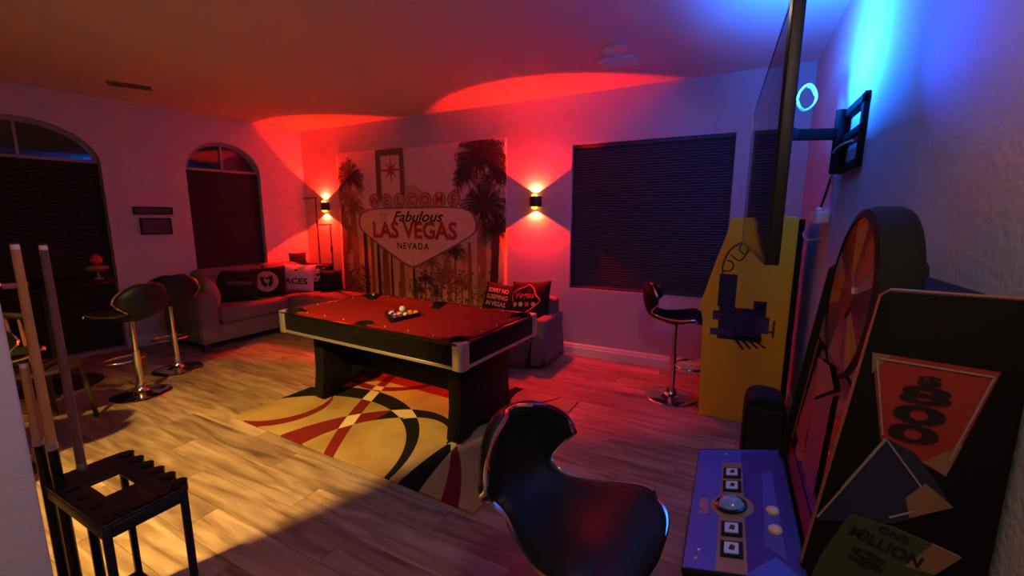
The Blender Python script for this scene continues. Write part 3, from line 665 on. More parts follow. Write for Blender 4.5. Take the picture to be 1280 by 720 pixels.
# ================================================================== SOFA
def pillow_z(u, v, w_, h_, t_):
    a, b = abs(u)/w_, abs(v)/h_; return t_*max(0, (1-a**2.6))**.55*max(0, (1-b**2.6))**.55
def pillow(name, lab, w_, h_, t_, m_, loc, yaw, tilt, roll=0.0, group=None):
    root = thing(name, lab, 'pillow', loc, 0, group)
    root.rotation_euler = (Matrix.Rotation(yaw, 3, 'Z') @ Matrix.Rotation(tilt, 3, 'X') @ Matrix.Rotation(roll, 3, 'Y')).to_euler()
    # local: face towards -y, x right, z up; base at z=0
    def P3(a, c, s):
        u, v = (a*2-1)*w_, (c*2-1)*h_; pin = 1-.07*(1-(u/w_)**2)*(abs(v)/h_)**3; pin2 = 1-.07*(1-(v/h_)**2)*(abs(u)/w_)**3
        return (u*pin2, -s*pillow_z(u, v, w_, h_, t_), v*pin+h_)
    m = MB(); m.grid(lambda a, c: P3(a, c, 1), 22, 22); m.grid(lambda a, c: P3(a, c, -1), 22, 22); m.build('cover', m_, root, smooth=True, ang=85)
    return root, (lambda u, v, k=.002: (u, -pillow_z(u, v, w_, h_, t_)-k, v+h_))
so = thing('sectional_sofa', 'grey sectional sofa with chaise along the left wall under the arched window', 'sofa', (-5.3, 3.3, 0))
SX = -5.3; SY = 3.3
def sb(name, x0, x1, y0, y1, z0, z1, bv=.04, seg=4): return MB().box(x0-SX, x1-SX, y0-SY, y1-SY, z0, z1).build(name, M_sofa, so, bevel=bv, seg=seg)
sb('base', -5.86, -5.10, 2.46, 4.25, .09, .30, .02)
sb('base', -5.10, -4.42, 3.52, 4.25, .09, .30, .02)
sb('seat_cushion', -5.72, -5.06, 2.66, 3.50, .30, .47)
sb('seat_cushion', -5.72, -4.38, 3.51, 4.22, .30, .47)
sb('back_frame', -5.88, -5.70, 2.60, 4.28, .30, .80, .05)
sb('back_cushion', -5.74, -5.52, 2.68, 3.47, .44, .88, .07, 5); sb('back_cushion', -5.74, -5.52, 3.48, 4.24, .44, .88, .07, 5)
sb('back_frame', -5.70, -5.16, 4.10, 4.28, .30, .64, .05)
sb('arm', -5.90, -5.08, 2.44, 2.67, .09, .66, .09, 5)
for a, b in ((-5.8, 2.5), (-5.15, 2.5), (-4.5, 3.6), (-4.5, 4.18), (-5.8, 4.18)): bx('foot', M_dkbrown, a-.03-SX, a+.03-SX, b-.03-SY, b+.03-SY, 0, .09, so)
M_bpil = mat('black_pillow_fabric', (.010, .008, .010), .95); M_wpil = mat('white_pillow_fabric', (.62, .58, .57), .95); M_rpil = mat('grey_pillow_fabric', (.32, .22, .20), .95)
pillow('throw_pillow', 'plump grey pillow against the near sofa arm', .23, .17, .09, M_rpil, (-5.38, 2.76, .47), R(160), R(-14))
p1, f1 = pillow('throw_pillow', 'black pillow with a dull stripe in the middle of the sofa', .24, .20, .08, M_bpil, (-5.40, 3.02, .465), R(62), R(-16), R(5))
MB().grid(lambda a, c: f1((a*2-1)*.13+.03, .02+(c*2-1)*.022), 8, 2).build('stripe', mat('dull_stripe', (.10, .05, .055), .9), p1)
p2, f2 = pillow('throw_pillow', 'black pillow with a round tan emblem on the sofa', .235, .20, .08, M_bpil, (-5.34, 3.40, .465), R(56), R(-16), R(-3))
n = 28
MB().add([f2(.0, .0)]+[f2(.135*math.cos(2*PI*k/n)*q, .135*math.sin(2*PI*k/n)*q) for q in (.5, 1) for k in range(n)], [(0, 1+k, 1+(k+1) % n) for k in range(n)]+[(1+k, 1+n+k, 1+n+(k+1) % n, 1+(k+1) % n) for k in range(n)]).build('round_emblem', mat('tan_emblem', (.50, .30, .14), .9), p2)
for poly in ([(-.075, .07), (-.06, -.03), (-.02, -.085), (.005, -.04), (-.03, .0), (-.02, .06)], [(.075, .07), (.07, -.03), (.03, -.085), (.005, -.04), (.035, .0), (.02, .06)], [(-.02, .06), (-.01, .02), (.02, .02), (.02, .06), (0, .04)]): MB().add([f2(a, b, .005) for a, b in poly], [tuple(range(len(poly)))]).build('emblem_mark', M_bpil, p2)
p3, f3 = pillow('throw_pillow', 'white pillow with black ACES lettering on the chaise end', .24, .20, .08, M_wpil, (-5.36, 3.80, .47), R(38), R(-16), R(4))
text('lettering', 'ACES', mat('black_ink', (.01, .01, .01), .9), lambda u, v: f3(u+.01, v-.055, .004), p3, width=.30, height=.085, bold=.03)
MB().add([f3(.0+a, .095+b, .004) for a, b in [(-.02, 0), (0, -.015), (.02, 0), (0, .02)]], [(0, 1, 2, 3)]).build('small_mark', mat('black_ink'), p3)
p4, f4 = pillow('throw_pillow', 'black pillow with a silver shield emblem on the chaise', .21, .20, .08, M_bpil, (-5.22, 4.06, .47), R(22), R(-14))
def pshape(nm, pts, m_, k): MB().add([f4(a, b, k) for a, b in pts], [tuple(range(len(pts)))]).build(nm, m_, p4)
M_sil = mat('silver_print', (.55, .52, .52), .8)
pshape('shield_border', [(-.15, .15), (0, .165), (.15, .15), (.15, -.06), (.08, -.13), (0, -.165), (-.08, -.13), (-.15, -.06)], M_sil, .004)
pshape('shield_field', [(-.13, .132), (0, .145), (.13, .132), (.13, -.055), (.07, -.115), (0, -.145), (-.07, -.115), (-.13, -.055)], M_bpil, .007)
pshape('face', [(-.06, .06), (0, .08), (.06, .06), (.065, -.02), (.03, -.085), (-.02, -.085), (-.055, -.03)], M_sil, .010)
pshape('helmet', [(-.07, .05), (-.04, .10), (.03, .105), (.075, .06), (.07, .03), (0, .05)], M_sil, .012)
pshape('eye_patch', [(.0, .025), (.055, .03), (.05, -.008), (.008, -.008)], M_bpil, .014); pshape('eye', [(-.045, .022), (-.015, .022), (-.02, .006), (-.042, .006)], M_bpil, .014); pshape('mouth', [(-.022, -.048), (.03, -.045), (.025, -.058), (-.018, -.06)], M_bpil, .014)
for s in (-1, 1): pshape('crossed_sword', [(s*-.12, .115), (s*-.105, .125), (s*.12, -.075), (s*.105, -.085)], M_sil, .009)
pillow('throw_pillow', 'small black pillow at the far end of the chaise', .15, .15, .06, M_bpil, (-4.98, 4.10, .47), R(60), R(-10))
pillow('throw_pillow', 'small dark pillow peeking over the sofa back in the corner', .12, .10, .05, M_bpil, (-5.56, 4.02, .80), R(70), R(-8))

# ================================================================== FLOOR LAMPS
def floor_lamp(x, y, ztop, arm, lab):
    t = thing('floor_lamp', lab, 'floor lamp', (x, y, 0), 0, 'slim floor lamps in the corner')
    mm = mat('lamp_metal', (.10, .05, .05), .4, .6)
    MB().lathe([(0, 0), (.11, 0), (.112, .012), (.02, .022), (0, .022)], 24).build('base', mm, t, smooth=True)
    MB().tube([(0, 0, .02), (0, 0, ztop)], .010, 8).build('pole', mm, t, smooth=True)
    MB().tube([(.03, 0, ztop), (-arm, 0, ztop)], .008, 8).build('arm', mm, t, smooth=True)
    bx('lamp_head', mm, -arm, -arm*.4, -.02, .02, ztop-.014, ztop+.006, t, bevel=.004)
    MB().lathe([(0, -.03), (.016, -.03), (.018, .03), (0, .03)], 10, (0, 0, ztop-.35)).build('switch', mm, t, smooth=True)
floor_lamp(-5.30, 4.32-.14, 1.775, .25, 'tall slim floor lamp with a horizontal head in the red lit corner')
floor_lamp(-5.06, 4.32-.12, 1.40, .21, 'shorter slim floor lamp nearer the tapestry')

# ================================================================== SLIPCOVERED ARMCHAIR
ac = thing('armchair', 'grey slipcovered low armchair behind the pool table against the back wall', 'armchair', (-2.05, 3.95, 0))
AX, AY = -2.05, 3.95
def ab(name, x0, x1, y0, y1, z0, z1, bv=.03, seg=3, m_=M_sofa): return MB().box(x0-AX, x1-AX, y0-AY, y1-AY, z0, z1).build(name, m_, ac, bevel=bv, seg=seg)
ab('base', -2.50, -1.60, 3.70, 4.28, .03, .30, .02)
ab('seat_cushion', -2.36, -1.70, 3.62, 4.12, .29, .43, .04)
ab('backrest', -2.48, -1.62, 4.10, 4.29, .28, .66, .05, 4)
ab('arm', -1.70, -1.575, 3.74, 4.28, .10, .50, .035, 4); ab('arm', -2.52, -2.38, 3.74, 4.28, .10, .50, .035, 4)
def skirt(x0, y0, x1, y1):
    m = MB(); m.grid(lambda a, c: (x0+(x1-x0)*a-AX+(.006*math.sin(a*9) if y0 != y1 else 0)+(1-c)*.02*(1 if y0 != y1 else 0), y0+(y1-y0)*a-AY-(1-c)*.02*(1 if y0 == y1 else 0), .02+.28*c), 16, 4); m.build('skirt_panel', M_sofa, ac, smooth=True, solid=.006)
skirt(-2.50, 3.665, -1.74, 3.665); skirt(-1.585, 3.76, -1.585, 4.28)
m = MB(); m.add([(-1.73-AX, 3.68-AY, .02), (-1.64-AX, 3.74-AY, .02), (-1.66-AX, 3.73-AY, .29), (-1.70-AX, 3.69-AY, .29)], [(0, 1, 2, 3)]); m.build('kick_pleat_shadow', M_black, ac, solid=.004)  # black sheet puts the shadow of the kick pleat gap into colour
M_print1 = mat('pillow_print_tan', (.62, .38, .20), .9); M_neon = mat('pillow_print_red', (.75, .06, .05), .9)
pa, fa = pillow('throw_pillow', 'black pillow lettered about no sleeping in Vegas on the armchair', .205, .18, .075, M_bpil, (-2.27, 4.02, .43), R(4), R(-20), R(5))
for k, (bd, wd) in enumerate((('SORRY NO', .25), ('SLEEPING', .26), ('IN VEGAS', .24))): text('lettering', bd, M_print1, lambda u, v, k=k: fa(u-.01, v+.085-k*.075, .004), pa, width=wd, height=.05, bold=.02)
pb_, fb_ = pillow('throw_pillow', 'black pillow with a red outlined Vegas sign print on the armchair', .235, .21, .08, M_bpil, (-1.86, 4.00, .43), R(-4), R(-20), R(-6))
text('lettering', 'Vegas', M_neon, lambda u, v: fb_(u-.03, v+.03, .004), pb_, width=.24, height=.09, shear=.3, bold=.02)
arc = cat_path([(-.165, -.03, 0), (-.17, .06, 0), (-.10, .10, 0), (-.02, .125, 0), (.03, .15, 0), (.09, .10, 0), (.12, .03, 0), (.165, -.02, 0), (.10, -.09, 0), (.0, -.15, 0)], 4)
MB().tube([fb_(p.x-.02, p.y, .004) for p in arc], .008, 6).build('sign_outline', M_neon, pb_, smooth=True)
for k in range(4):
    cx_ = -.15+k*.075
    MB().add([fb_(cx_+a, -.06+b, .004) for a, b in disc_pts(.026, 14)], [tuple(range(14))]).build('printed_disc', (M_print1, M_wpil, M_neon, M_print1)[k], pb_)

# ================================================================== YELLOW ARCADE CABINET
yc = thing('arcade_cabinet', 'yellow upright arcade cabinet with dark maze art by the right wall', 'arcade machine', (.14, 3.64, 0))
M_yel = mat('yellow_panel', (.80, .50, .012), .45, noise=(4, .05))
YX, YY = .14, 3.64; y0, y1 = 3.40, 3.88
side = [(-.13, .0), (-.142, .40), (-.15, .74), (-.175, .86), (-.172, .89), (-.145, .98), (-.115, 1.10), (-.09, 1.20), (-.06, 1.30), (-.035, 1.39), (-.02, 1.485), (-.01, 1.50), (.36, 1.51), (.39, 1.49), (.39, 0.0)]
for a in (y0, y1-.02): MB().prism([(u-YX, v) for u, v in side], lambda u, v, k: (u, k, v), a-YY, a+.02-YY).build('side_panel', M_yel, yc, bevel=.003)
bx('back_panel', M_black, .385-YX, .42-YX, y0-YY-.004, y1-YY, 0, 1.49, yc)
bx('lower_front', M_black, -.09-YX, -.07-YX, y0+.02-YY, y1-.02-YY, .03, .78, yc)
MB().prism([(-.155, .80), (-.155, .86), (-.02, .91), (-.02, .80)], lambda u, v, k: (u-YX, k-YY, v), y0+.02, y1-.02).build('control_panel', M_black, yc)
MB().prism([(-.02, .91), (.05, 1.32), (.07, 1.32), (.0, .91)], lambda u, v, k: (u-YX, k-YY, v), y0+.02, y1-.02).build('screen', M_gloss, yc)
MB().prism([(-.012, 1.34), (-.005, 1.48), (.02, 1.48), (.02, 1.34)], lambda u, v, k: (u-YX, k-YY, v), y0+.02, y1-.02).build('marquee', M_yel, yc)
bx('top_panel', M_black, .0-YX, .37-YX, y0+.02-YY, y1-.02-YY, 1.47, 1.49, yc)
jy = MB().tube([(-.09-YX, 3.64-YY, .88), (-.095-YX, 3.64-YY, .95)], .006, 8).build('joystick', M_blackmetal, yc, smooth=True)
MB().lathe([(0, -.016), (.012, -.01), (.016, 0), (.012, .01), (0, .016)], 12, (-.096-YX, 0, .962)).build('joystick_knob', M_neon, jy, smooth=True)
M_navy = mat('maze_navy', (.012, .010, .045), .5); M_line = mat('art_line', (.06, .04, .02), .6); M_purp = mat('maze_purple', (.05, .03, .07), .5)
def ypoly(nm, pts, m_, k=1): MB().prism([(u-YX, v) for u, v in pts], lambda u, v, q: (u, q-YY, v), y0-.0012*k, y0).build(nm, m_, yc)
def yr(x0, x1, z0, z1): return [(x0, z0), (x1, z0), (x1, z1), (x0, z1)]
# maze blocks and corner lines (printed figures are left out)
ypoly('maze_block', yr(-.045, .235, .62, .86), M_navy); ypoly('maze_block', yr(-.085, -.03, .76, .83), M_purp, 2); ypoly('maze_block', yr(-.095, .06, .645, .695), M_purp, 2); ypoly('maze_block', yr(.17, .25, .81, .92), M_navy, 2)
ypoly('maze_block', yr(.185, .228, .845, .885), M_black, 3); ypoly('maze_block', yr(.20, .275, .69, .81), M_purp, 2); ypoly('maze_block', yr(-.06, .055, .86, 1.10), M_navy); ypoly('maze_block', yr(.05, .24, .63, .66), M_black, 2)
for k in range(4): ypoly('speed_line', [(.07+k*.045, .62), (.095+k*.045, .62), (.14+k*.045, .56+.01*k), (.125+k*.045, .555+.01*k)], M_navy)
ypoly('maze_bar', yr(.297, .312, .67, .79), M_line); ypoly('maze_bar', yr(.25, .30, .70, .715), M_line)
def yline(pts, r=.006): MB().tube([(p.x-YX, y0-YY-.001, p.y) for p in cat_path([(a, b, 0) for a, b in pts], 5)], r, 5).build('art_outline', M_line, yc)
yline([(-.04, 1.10), (-.045, 1.16), (-.02, 1.25), (.02, 1.30), (.07, 1.33), (.11, 1.33)]); yline([(-.04, 1.12), (.01, 1.13), (.02, 1.18), (-.02, 1.20)], .005); yline([(.0, 1.24), (.06, 1.20), (.10, 1.26), (.11, 1.33)], .005); yline([(.07, 1.33), (.05, 1.28), (.09, 1.25), (.12, 1.29)], .005)

# ================================================================== BLACK SPEAKER
t = thing('floor_speaker', 'black rounded floor speaker between the two arcade cabinets', 'speaker', (.2, 2.27, 0))
MB().prism([(-.085, 0), (.085, 0), (.085, .60), (.078, .64), (.06, .665), (.03, .675), (-.03, .675), (-.06, .665), (-.078, .64), (-.085, .60)], lambda u, v, k: (u, k, v), -.09, .09).build('speaker_box', M_black, t, bevel=.01)
MB().prism([(-.07, .03), (.07, .03), (.07, .62), (-.07, .62)], lambda u, v, k: (u, k, v), -.098, -.09).build('grille', mat('speaker_cloth', (.008, .008, .009), .95, bump=(400, .001, .5)), t)

# ================================================================== NEAR ARCADE MACHINE WITH WHEEL TOPPER
WX, WY = .33, 1.30; NY, FY = 1.04, 1.54
wm = thing('wheel_arcade_machine', 'black arcade machine with round wheel topper and blue control deck by the right wall', 'arcade machine', (WX, WY, 0))
def wp(nm, poly, m_, a, b, parent=None, bevel=0): return MB().prism([(u-WX, v) for u, v in poly], lambda u, v, k: (u, k-WY, v), a, b).build(nm, m_, parent or wm, bevel=bevel)
sidep = [(.02, 0), (.48, 0), (.48, 1.335), (.47, 1.352), (.275, 1.355), (.264, 1.345), (.192, .70), (-.03, .635), (-.03, .60), (.02, .55)]
M_edge = mat('bronze_edge', (.35, .15, .08), .35, .6)
for a, b in ((NY, NY+.02), (FY, FY+.02)): wp('side_panel', sidep, M_blackwood, a, b, bevel=.002)
MB().tube([(u-WX, NY-WY+.006, v) for u, v in [(.46, 1.354), (.278, 1.357), (.265, 1.346), (.192, .73)]], .004, 6).build('edge_molding', M_edge, wm, smooth=True)
MB().tube([(u-WX, FY-WY+.006, v) for u, v in [(.278, 1.357), (.265, 1.346), (.192, .73)]], .004, 6).build('edge_molding', M_black, wm, smooth=True)
bx('back_panel', M_black, .46-WX, .478-WX, NY+.02-WY, FY-WY, .02, 1.33, wm); bx('lower_front', M_blackwood, .03-WX, .05-WX, NY+.02-WY, FY-WY, .02, .58, wm); bx('top_panel', M_black, .30-WX, .47-WX, NY+.02-WY, FY-WY, 1.325, 1.34, wm)
def sx(z): return .215+(z-.73)*(.285-.215)/(1.345-.73)
wp('screen_board', [(sx(.70), .70), (sx(1.34), 1.34), (sx(1.34)+.02, 1.34), (sx(.70)+.02, .70)], M_blackwood, NY+.02, FY)
scr = wp('screen', [(sx(.80)-.006, .80), (sx(1.13)-.006, 1.13), (sx(1.13), 1.13), (sx(.80), .80)], mat('arcade_screen', (.02, .012, .014), .07, spec=.7), NY+.05, FY-.03)
def art(nm, pts, m_, k=1):   # pts: (fraction across from near side, z)
    W_ = FY-NY-.02
    MB().add([(sx(z)-.002*k-.003-WX, NY+.02+a*W_-WY, z) for a, z in pts], [tuple(range(len(pts)))]).build(nm, m_, wm)
M_or = mat('art_orange', (.26, .09, .015), .3); M_yl = mat('art_yellow', (.32, .20, .02), .3); M_pu = mat('art_purple', (.09, .03, .07), .3); M_gy = mat('art_grey', (.18, .14, .14), .3); M_rd = mat('art_red', (.12, .018, .014), .3)
art('bezel_art', [(0, 1.14), (1, 1.14), (1, 1.20), (0, 1.20)], M_gy); art('bezel_art', [(.1, 1.20), (.9, 1.20), (.75, 1.28), (.25, 1.28)], M_yl); art('bezel_art', [(0, .73), (1, .73), (1, .79), (0, .79)], M_rd)
art('bezel_art', [(0, .8), (.05, .8), (.05, 1.13), (0, 1.13)], M_or); art('bezel_art', [(.95, .8), (1, .8), (1, 1.13), (.95, 1.13)], M_or)
art('bezel_art', [(.0, 1.28), (.25, 1.28), (.1, 1.20), (.0, 1.20)], M_rd); art('bezel_art', [(.75, 1.28), (1, 1.28), (1, 1.20), (.9, 1.20)], M_pu)
art('screen_art', [(.15, .83), (.5, .83), (.62, 1.0), (.3, 1.08)], M_pu, 4.5); art('screen_art', [(.55, .85), (.85, .85), (.8, 1.08), (.62, 1.02)], M_rd, 4.5); art('screen_art', [(.3, 1.09), (.62, 1.01), (.8, 1.1), (.5, 1.12)], M_or, 5)
# wheel topper
wc = Vector((.262, 1.30, 1.30)); RW = .215; LEAN = .06
tw = MB().lathe([(RW-.02, 0), (RW, .004), (RW+.006, .02), (RW+.006, .062), (RW, .075), (0, .075)], 48); tw.v = [(wc.x-WX+z+LEAN*(y_), wc.y-WY+x, wc.z+y_) for x, y_, z in tw.v]
wt_ = tw.build('wheel_housing', M_black, wm, smooth=True, ang=40)
cols = [M_or, M_pu, M_yl, M_rd, mat('art_dark', (.03, .02, .03), .3), M_gy]
for k in range(24):
    a0, a1 = 2*PI*k/24, 2*PI*(k+1)/24-.01
    pts = [(.05*math.cos(a0), .05*math.sin(a0)), ((RW-.02)*math.cos(a0), (RW-.02)*math.sin(a0)), ((RW-.02)*math.cos((a0+a1)/2), (RW-.02)*math.sin((a0+a1)/2)), ((RW-.02)*math.cos(a1), (RW-.02)*math.sin(a1)), (.05*math.cos(a1), .05*math.sin(a1))]
    MB().prism(pts, lambda u, v, q: (wc.x-WX+q+LEAN*v, wc.y-WY+u, wc.z+v), .004, .014).build('wheel_wedge', cols[(k*5+k//3) % 6], wt_)
MB().prism(disc_pts(.052, 20), lambda u, v, q: (wc.x-WX+q+LEAN*v, wc.y-WY+u, wc.z+v), -.002, .014).build('wheel_hub', M_rd, wt_)
MB().prism(disc_pts(RW-.018, 40), lambda u, v, q: (wc.x-WX+q+LEAN*v, wc.y-WY+u, wc.z+v), .012, .02).build('wheel_back', M_black, wt_)
# side art wedges
def sart(nm, pts, m_, k): MB().prism([(u-WX, v) for u, v in pts], lambda u, v, q: (u, q-WY, v), NY-.0008*k, NY).build(nm, m_, wm)
def stext(body, cx, cz, ang, m_, k, **kw):
    ca, sa = math.cos(ang), math.sin(ang); text('side_lettering', body, m_, lambda u, v: (cx+u*ca-v*sa-WX, NY-WY-.0008*k, cz+u*sa+v*ca), wm, **kw)
M_sred = mat('wedge_red', (.28, .022, .016), .45); M_sblue = mat('wedge_navy', (.012, .014, .055), .45); M_sgrn = mat('wedge_green', (.035, .055, .022), .45); M_tip = mat('wedge_tip', (.20, .11, .06), .45); M_ink = mat('wedge_ink', (.008, .006, .006), .5); M_wline = mat('wedge_line', (.26, .21, .17), .45)
sart('art_wedge', [(.262, 1.232), (.443, 1.222), (.397, 1.006), (.294, 1.056)], M_sred, 1)
sart('wedge_tip', [(.362, 1.026), (.412, 1.075), (.397, 1.006)], M_tip, 2); sart('wedge_tip', [(.262, 1.232), (.29, 1.23), (.266, 1.19)], M_tip, 2)
def sline(a, b, k=3): sart('art_line', strip_quad(a, b, .0016, .0016), M_wline, k)
sline((.270, 1.222), (.436, 1.212)); sline((.270, 1.222), (.296, 1.066)); sline((.436, 1.212), (.398, 1.04))
for bd, z, wd, hh in (('$', 1.188, .035, .022), ('8', 1.160, .075, .036), ('0', 1.120, .078, .038), ('0', 1.080, .076, .038)): stext(bd, .352-(1.188-z)*.11, z, 0, M_ink, 3.5, width=wd, height=hh, bold=.03)
sart('art_wedge', [(.302, 1.062), (.35, 1.04), (.414, .948), (.335, .885), (.211, .848), (.209, .86)], M_sblue, 4)
sart('wedge_tip', [(.37, .985), (.414, .948), (.355, .905), (.345, .945)], M_tip, 5)
sline((.302, 1.060), (.209, .855), 6); sline((.302, 1.060), (.365, .975), 6); sline((.325, .895), (.362, .922), 6)
sart('art_wedge', [(.263, .883), (.34, .875), (.437, .850), (.40, .79), (.36, .70), (.21, .70), (.222, .76)], M_sgrn, 7)
sart('wedge_tip', [(.395, .862), (.437, .850), (.405, .80), (.36, .80)], M_tip, 8)
stext('ONE', .335, .862, R(-14), M_ink, 9, width=.05, height=.016, bold=.02); stext('MILLION', .325, .833, R(-16), M_ink, 9, width=.12, height=.026, bold=.03); stext('$', .30, .79, R(-16), M_ink, 9, width=.06, height=.04, bold=.03)
# control deck
DA, DB = (-.05, .655), (.205, .72)
def dk(u, v, h=0.0):    # u: 0 front..1 rear, v: world y
    n_ = Vector((-(DB[1]-DA[1]), 0, DB[0]-DA[0])).normalized(); return Vector((DA[0]+(DB[0]-DA[0])*u-WX, v-WY, DA[1]+(DB[1]-DA[1])*u))+n_*h
DY0, DY1 = .99, 1.605
deck = MB().prism([(0, -.05), (1, -.05), (1, 0), (0, 0)], lambda u, v, k: dk(u, k, v), DY0, DY1).build('control_deck', M_black, wm, bevel=.004)
def dpoly(nm, pts, m_, h0=.0, h1=.0015, parent=deck): return MB().prism(pts, lambda u, v, k: dk(u, v, k), h0, h1).build(nm, m_, parent)
M_dblue = mat('deck_blue', (.014, .065, .52), .4); M_dblue2 = mat('deck_navy', (.008, .015, .22), .4); M_dtan = mat('deck_tan', (.16, .115, .10), .4)
dpoly('deck_art', [(.015, DY0+.006), (.985, DY0+.006), (.985, DY1-.012), (.015, DY1-.012)], M_dblue)
dpoly('deck_art', [(.52, DY0+.006), (.78, DY0+.08), (.985, DY0+.006), (.985, DY1-.012), (.52, DY1-.03)], M_dblue2, .0015, .002)
dpoly('deck_art', [(.70, 1.10), (.86, 1.06), (.84, 1.46), (.74, 1.44)], mat('deck_violet', (.03, .05, .36), .4), .002, .0025)
dpoly('button_band', [(.29, DY0+.006), (.55, DY0+.006), (.53, 1.50), (.31, 1.50)], M_dtan, .002, .003)
TB = 1.255
dpoly('button_band', [(.42+.215*math.cos(2*PI*k/28), TB+.058*math.sin(2*PI*k/28)) for k in range(28)], M_dtan, .002, .0033)
M_key = mat('lit_key', (.20, .24, .38), .3, emit=(.30, .40, .9), estr=.12)
for yy in (1.43, 1.353, 1.15, 1.072):
    kb = dpoly('button', [(.33, yy-.028), (.52, yy-.028), (.52, yy+.028), (.33, yy+.028)], M_black, .003, .008)
    dpoly('button_lens', [(.365, yy-.019), (.485, yy-.019), (.485, yy+.019), (.365, yy+.019)], M_key, .008, .011, kb) if False else MB().prism([(.365, yy-.019), (.485, yy-.019), (.485, yy+.019), (.365, yy+.019)], lambda u, v, k: dk(u, v, k), .008, .011).build('button_lens', M_key, deck)
    MB().prism([(.40, yy-.008), (.45, yy-.011), (.46, yy+.006), (.42, yy+.012)], lambda u, v, k: dk(u, v, k), .011, .0114).build('button_icon', M_navy, deck)
c_ = dk(.42, TB, .003)
def onn(prof, n=28):
    m = MB().lathe(prof, n); ax = Vector((DB[0]-DA[0], 0, DB[1]-DA[1])).normalized(); nz = Vector((-ax.z, 0, ax.x)); m.v = [tuple(c_+ax*x+Vector((0, y_, 0))+nz*z) for x, y_, z in m.v]; return m
onn([(.034, 0), (.041, .002), (.041, .008), (.034, .010), (.031, .004)]).build('trackball_ring', M_gloss, deck, smooth=True)
onn([(.033*math.cos(PI*.5*k/8), .002+.026*math.sin(PI*.5*k/8)) for k in range(9)]).build('trackball', mat('trackball', (.06, .08, .20), .08, emit=(.2, .3, .9), estr=.10, noise=(60, .7)), deck, smooth=True, ang=89)
for yy in (1.243, 1.163):
    c_ = dk(.80, yy, .0025); onn([(.0165, 0), (.0165, .006), (.012, .010), (0, .011)], 18).build('round_button', mat('ivory_button', (.45, .36, .34), .35), deck, smooth=True)
M_dtxt = mat('deck_lettering', (.55, .22, .08), .4)
for bd, u_, wd in (('WHEEL OF', .12, .075), ('FORTUNE', .165, .075)):
    text('deck_lettering', bd, M_dtxt, lambda p, q, u_=u_: dk(u_-q/.26+.0, 1.25-p, .0025), deck, width=wd, height=.011, bold=.01)
for yy, uu in ((1.03, .12), (1.06, .14), (1.56, .35)): MB().prism([(uu-.012, yy-.004), (uu+.012, yy-.004), (uu+.012, yy+.004), (uu-.012, yy+.004)], lambda u, v, k: dk(u, v, k), .0015, .004).build('screw_head', M_silver, deck)
# cord loop at the wall behind the machine
cable('looped_cable', [(.455, 1.72, 1.25), (.465, 1.72, 1.33), (.475, 1.67, 1.365), (.48, 1.59, 1.37), (.48, 1.56, 1.33), (.475, 1.60, 1.22)], .010, mat('black_cable'), 'thick black cord looping up behind the wheel topped arcade machine')

# ================================================================== CUE RACK AND CUES
cr_ = thing('cue_rack', 'black metal floor rack for pool cues beside the partition wall', 'cue rack', (-1.80, .55, 0))
RX0, RX1, RY0, RY1, PZ = -2.03, -1.565, .435, .655, .60
def rb(nm, x0, x1, y0_, y1_, z0, z1, bv=.003): return MB().box(x0+1.80, x1+1.80, y0_-.55, y1_-.55, z0, z1).build(nm, M_blackmetal, cr_, bevel=bv)
for yy in (RY0, RY1-.07): rb('top_plate', RX0, RX1, yy, yy+.07, PZ-.012, PZ)
for xx, xw in ((RX0, .14), (-1.74, -1.74)): rb('top_plate', xx, RX0+.16 if xw > 0 else RX1, RY0+.07, RY1-.07, PZ-.012, PZ)
for xx, yy in ((RX0, RY0), (RX1-.02, RY0), (RX0, RY1-.02), (RX1-.02, RY1-.02)): rb('leg', xx, xx+.02, yy, yy+.02, 0, PZ-.012)
for yy in (RY0, RY1-.012): rb('side_rail', RX0+.02, RX1-.02, yy, yy+.012, PZ-.05, PZ-.012)
for xx in (RX0, RX1-.012): rb('side_rail', xx, xx+.012, RY0+.02, RY1-.02, PZ-.05, PZ-.012)
rb('bottom_shelf', RX0+.004, RX1-.004, RY0+.004, RY1-.004, .07, .09)
for k in range(6):
    yy = RY0+.02+k*.035; MB().tube([(RX1-.015+1.80, yy-.55, PZ), (RX1-.015+1.80, yy-.55, PZ+.008)], .014, 10)  .build('cue_collar', M_gloss, cr_, smooth=True)
for k in range(5):
    xx = RX0+.06+k*.09; MB().tube([(xx+1.80, RY0+.035-.55, PZ), (xx+1.80, RY0+.035-.55, PZ+.006)], .017, 12)  .build('cue_collar', M_gloss, cr_, smooth=True)
for k in range(6):
    xx = RX0+.05+k*.075; MB().tube([(xx+1.80, RY1-.004-.55, PZ-.03), (xx+1.80, RY1-.004-.55, PZ+.008)], .022, 12)  .build('cue_collar', M_gloss, cr_, smooth=True)
M_maple = mat('maple_shaft', (.50, .28, .09), .35, noise=(20, .2)); M_mahog = mat('dark_shaft', (.16, .085, .06), .4, noise=(20, .2))
def cue(x, y, top, zj, m_, tip, lab, tilt=0.0):
    t = thing('pool_cue', lab, 'pool cue', (x, y, .09), 0, 'pool cues in the rack')
    t.rotation_euler = (0, R(tilt), 0)
    h_ = top-.09; j = zj-.09
    MB().tube([(0, 0, 0), (0, 0, j)], [.0155, .0135], 12).build('butt', M_gloss, t, smooth=True)
    MB().tube([(0, 0, j), (0, 0, j+.022)], .0145, 12).build('joint_ring', M_silver, t, smooth=True)
    MB().tube([(0, 0, j+.022), (0, 0, h_-.02)], [.0135, .0105], 12).build('shaft', m_, t, smooth=True)
    MB().tube([(0, 0, h_-.02), (0, 0, h_-.005)], .0105, 12).build('ferrule', M_ivory, t, smooth=True)
    MB().tube([(0, 0, h_-.005), (0, 0, h_)], [.0105, .008], 12).build('tip', mat(tip, (.05, .05, .08), .9), t, smooth=True)
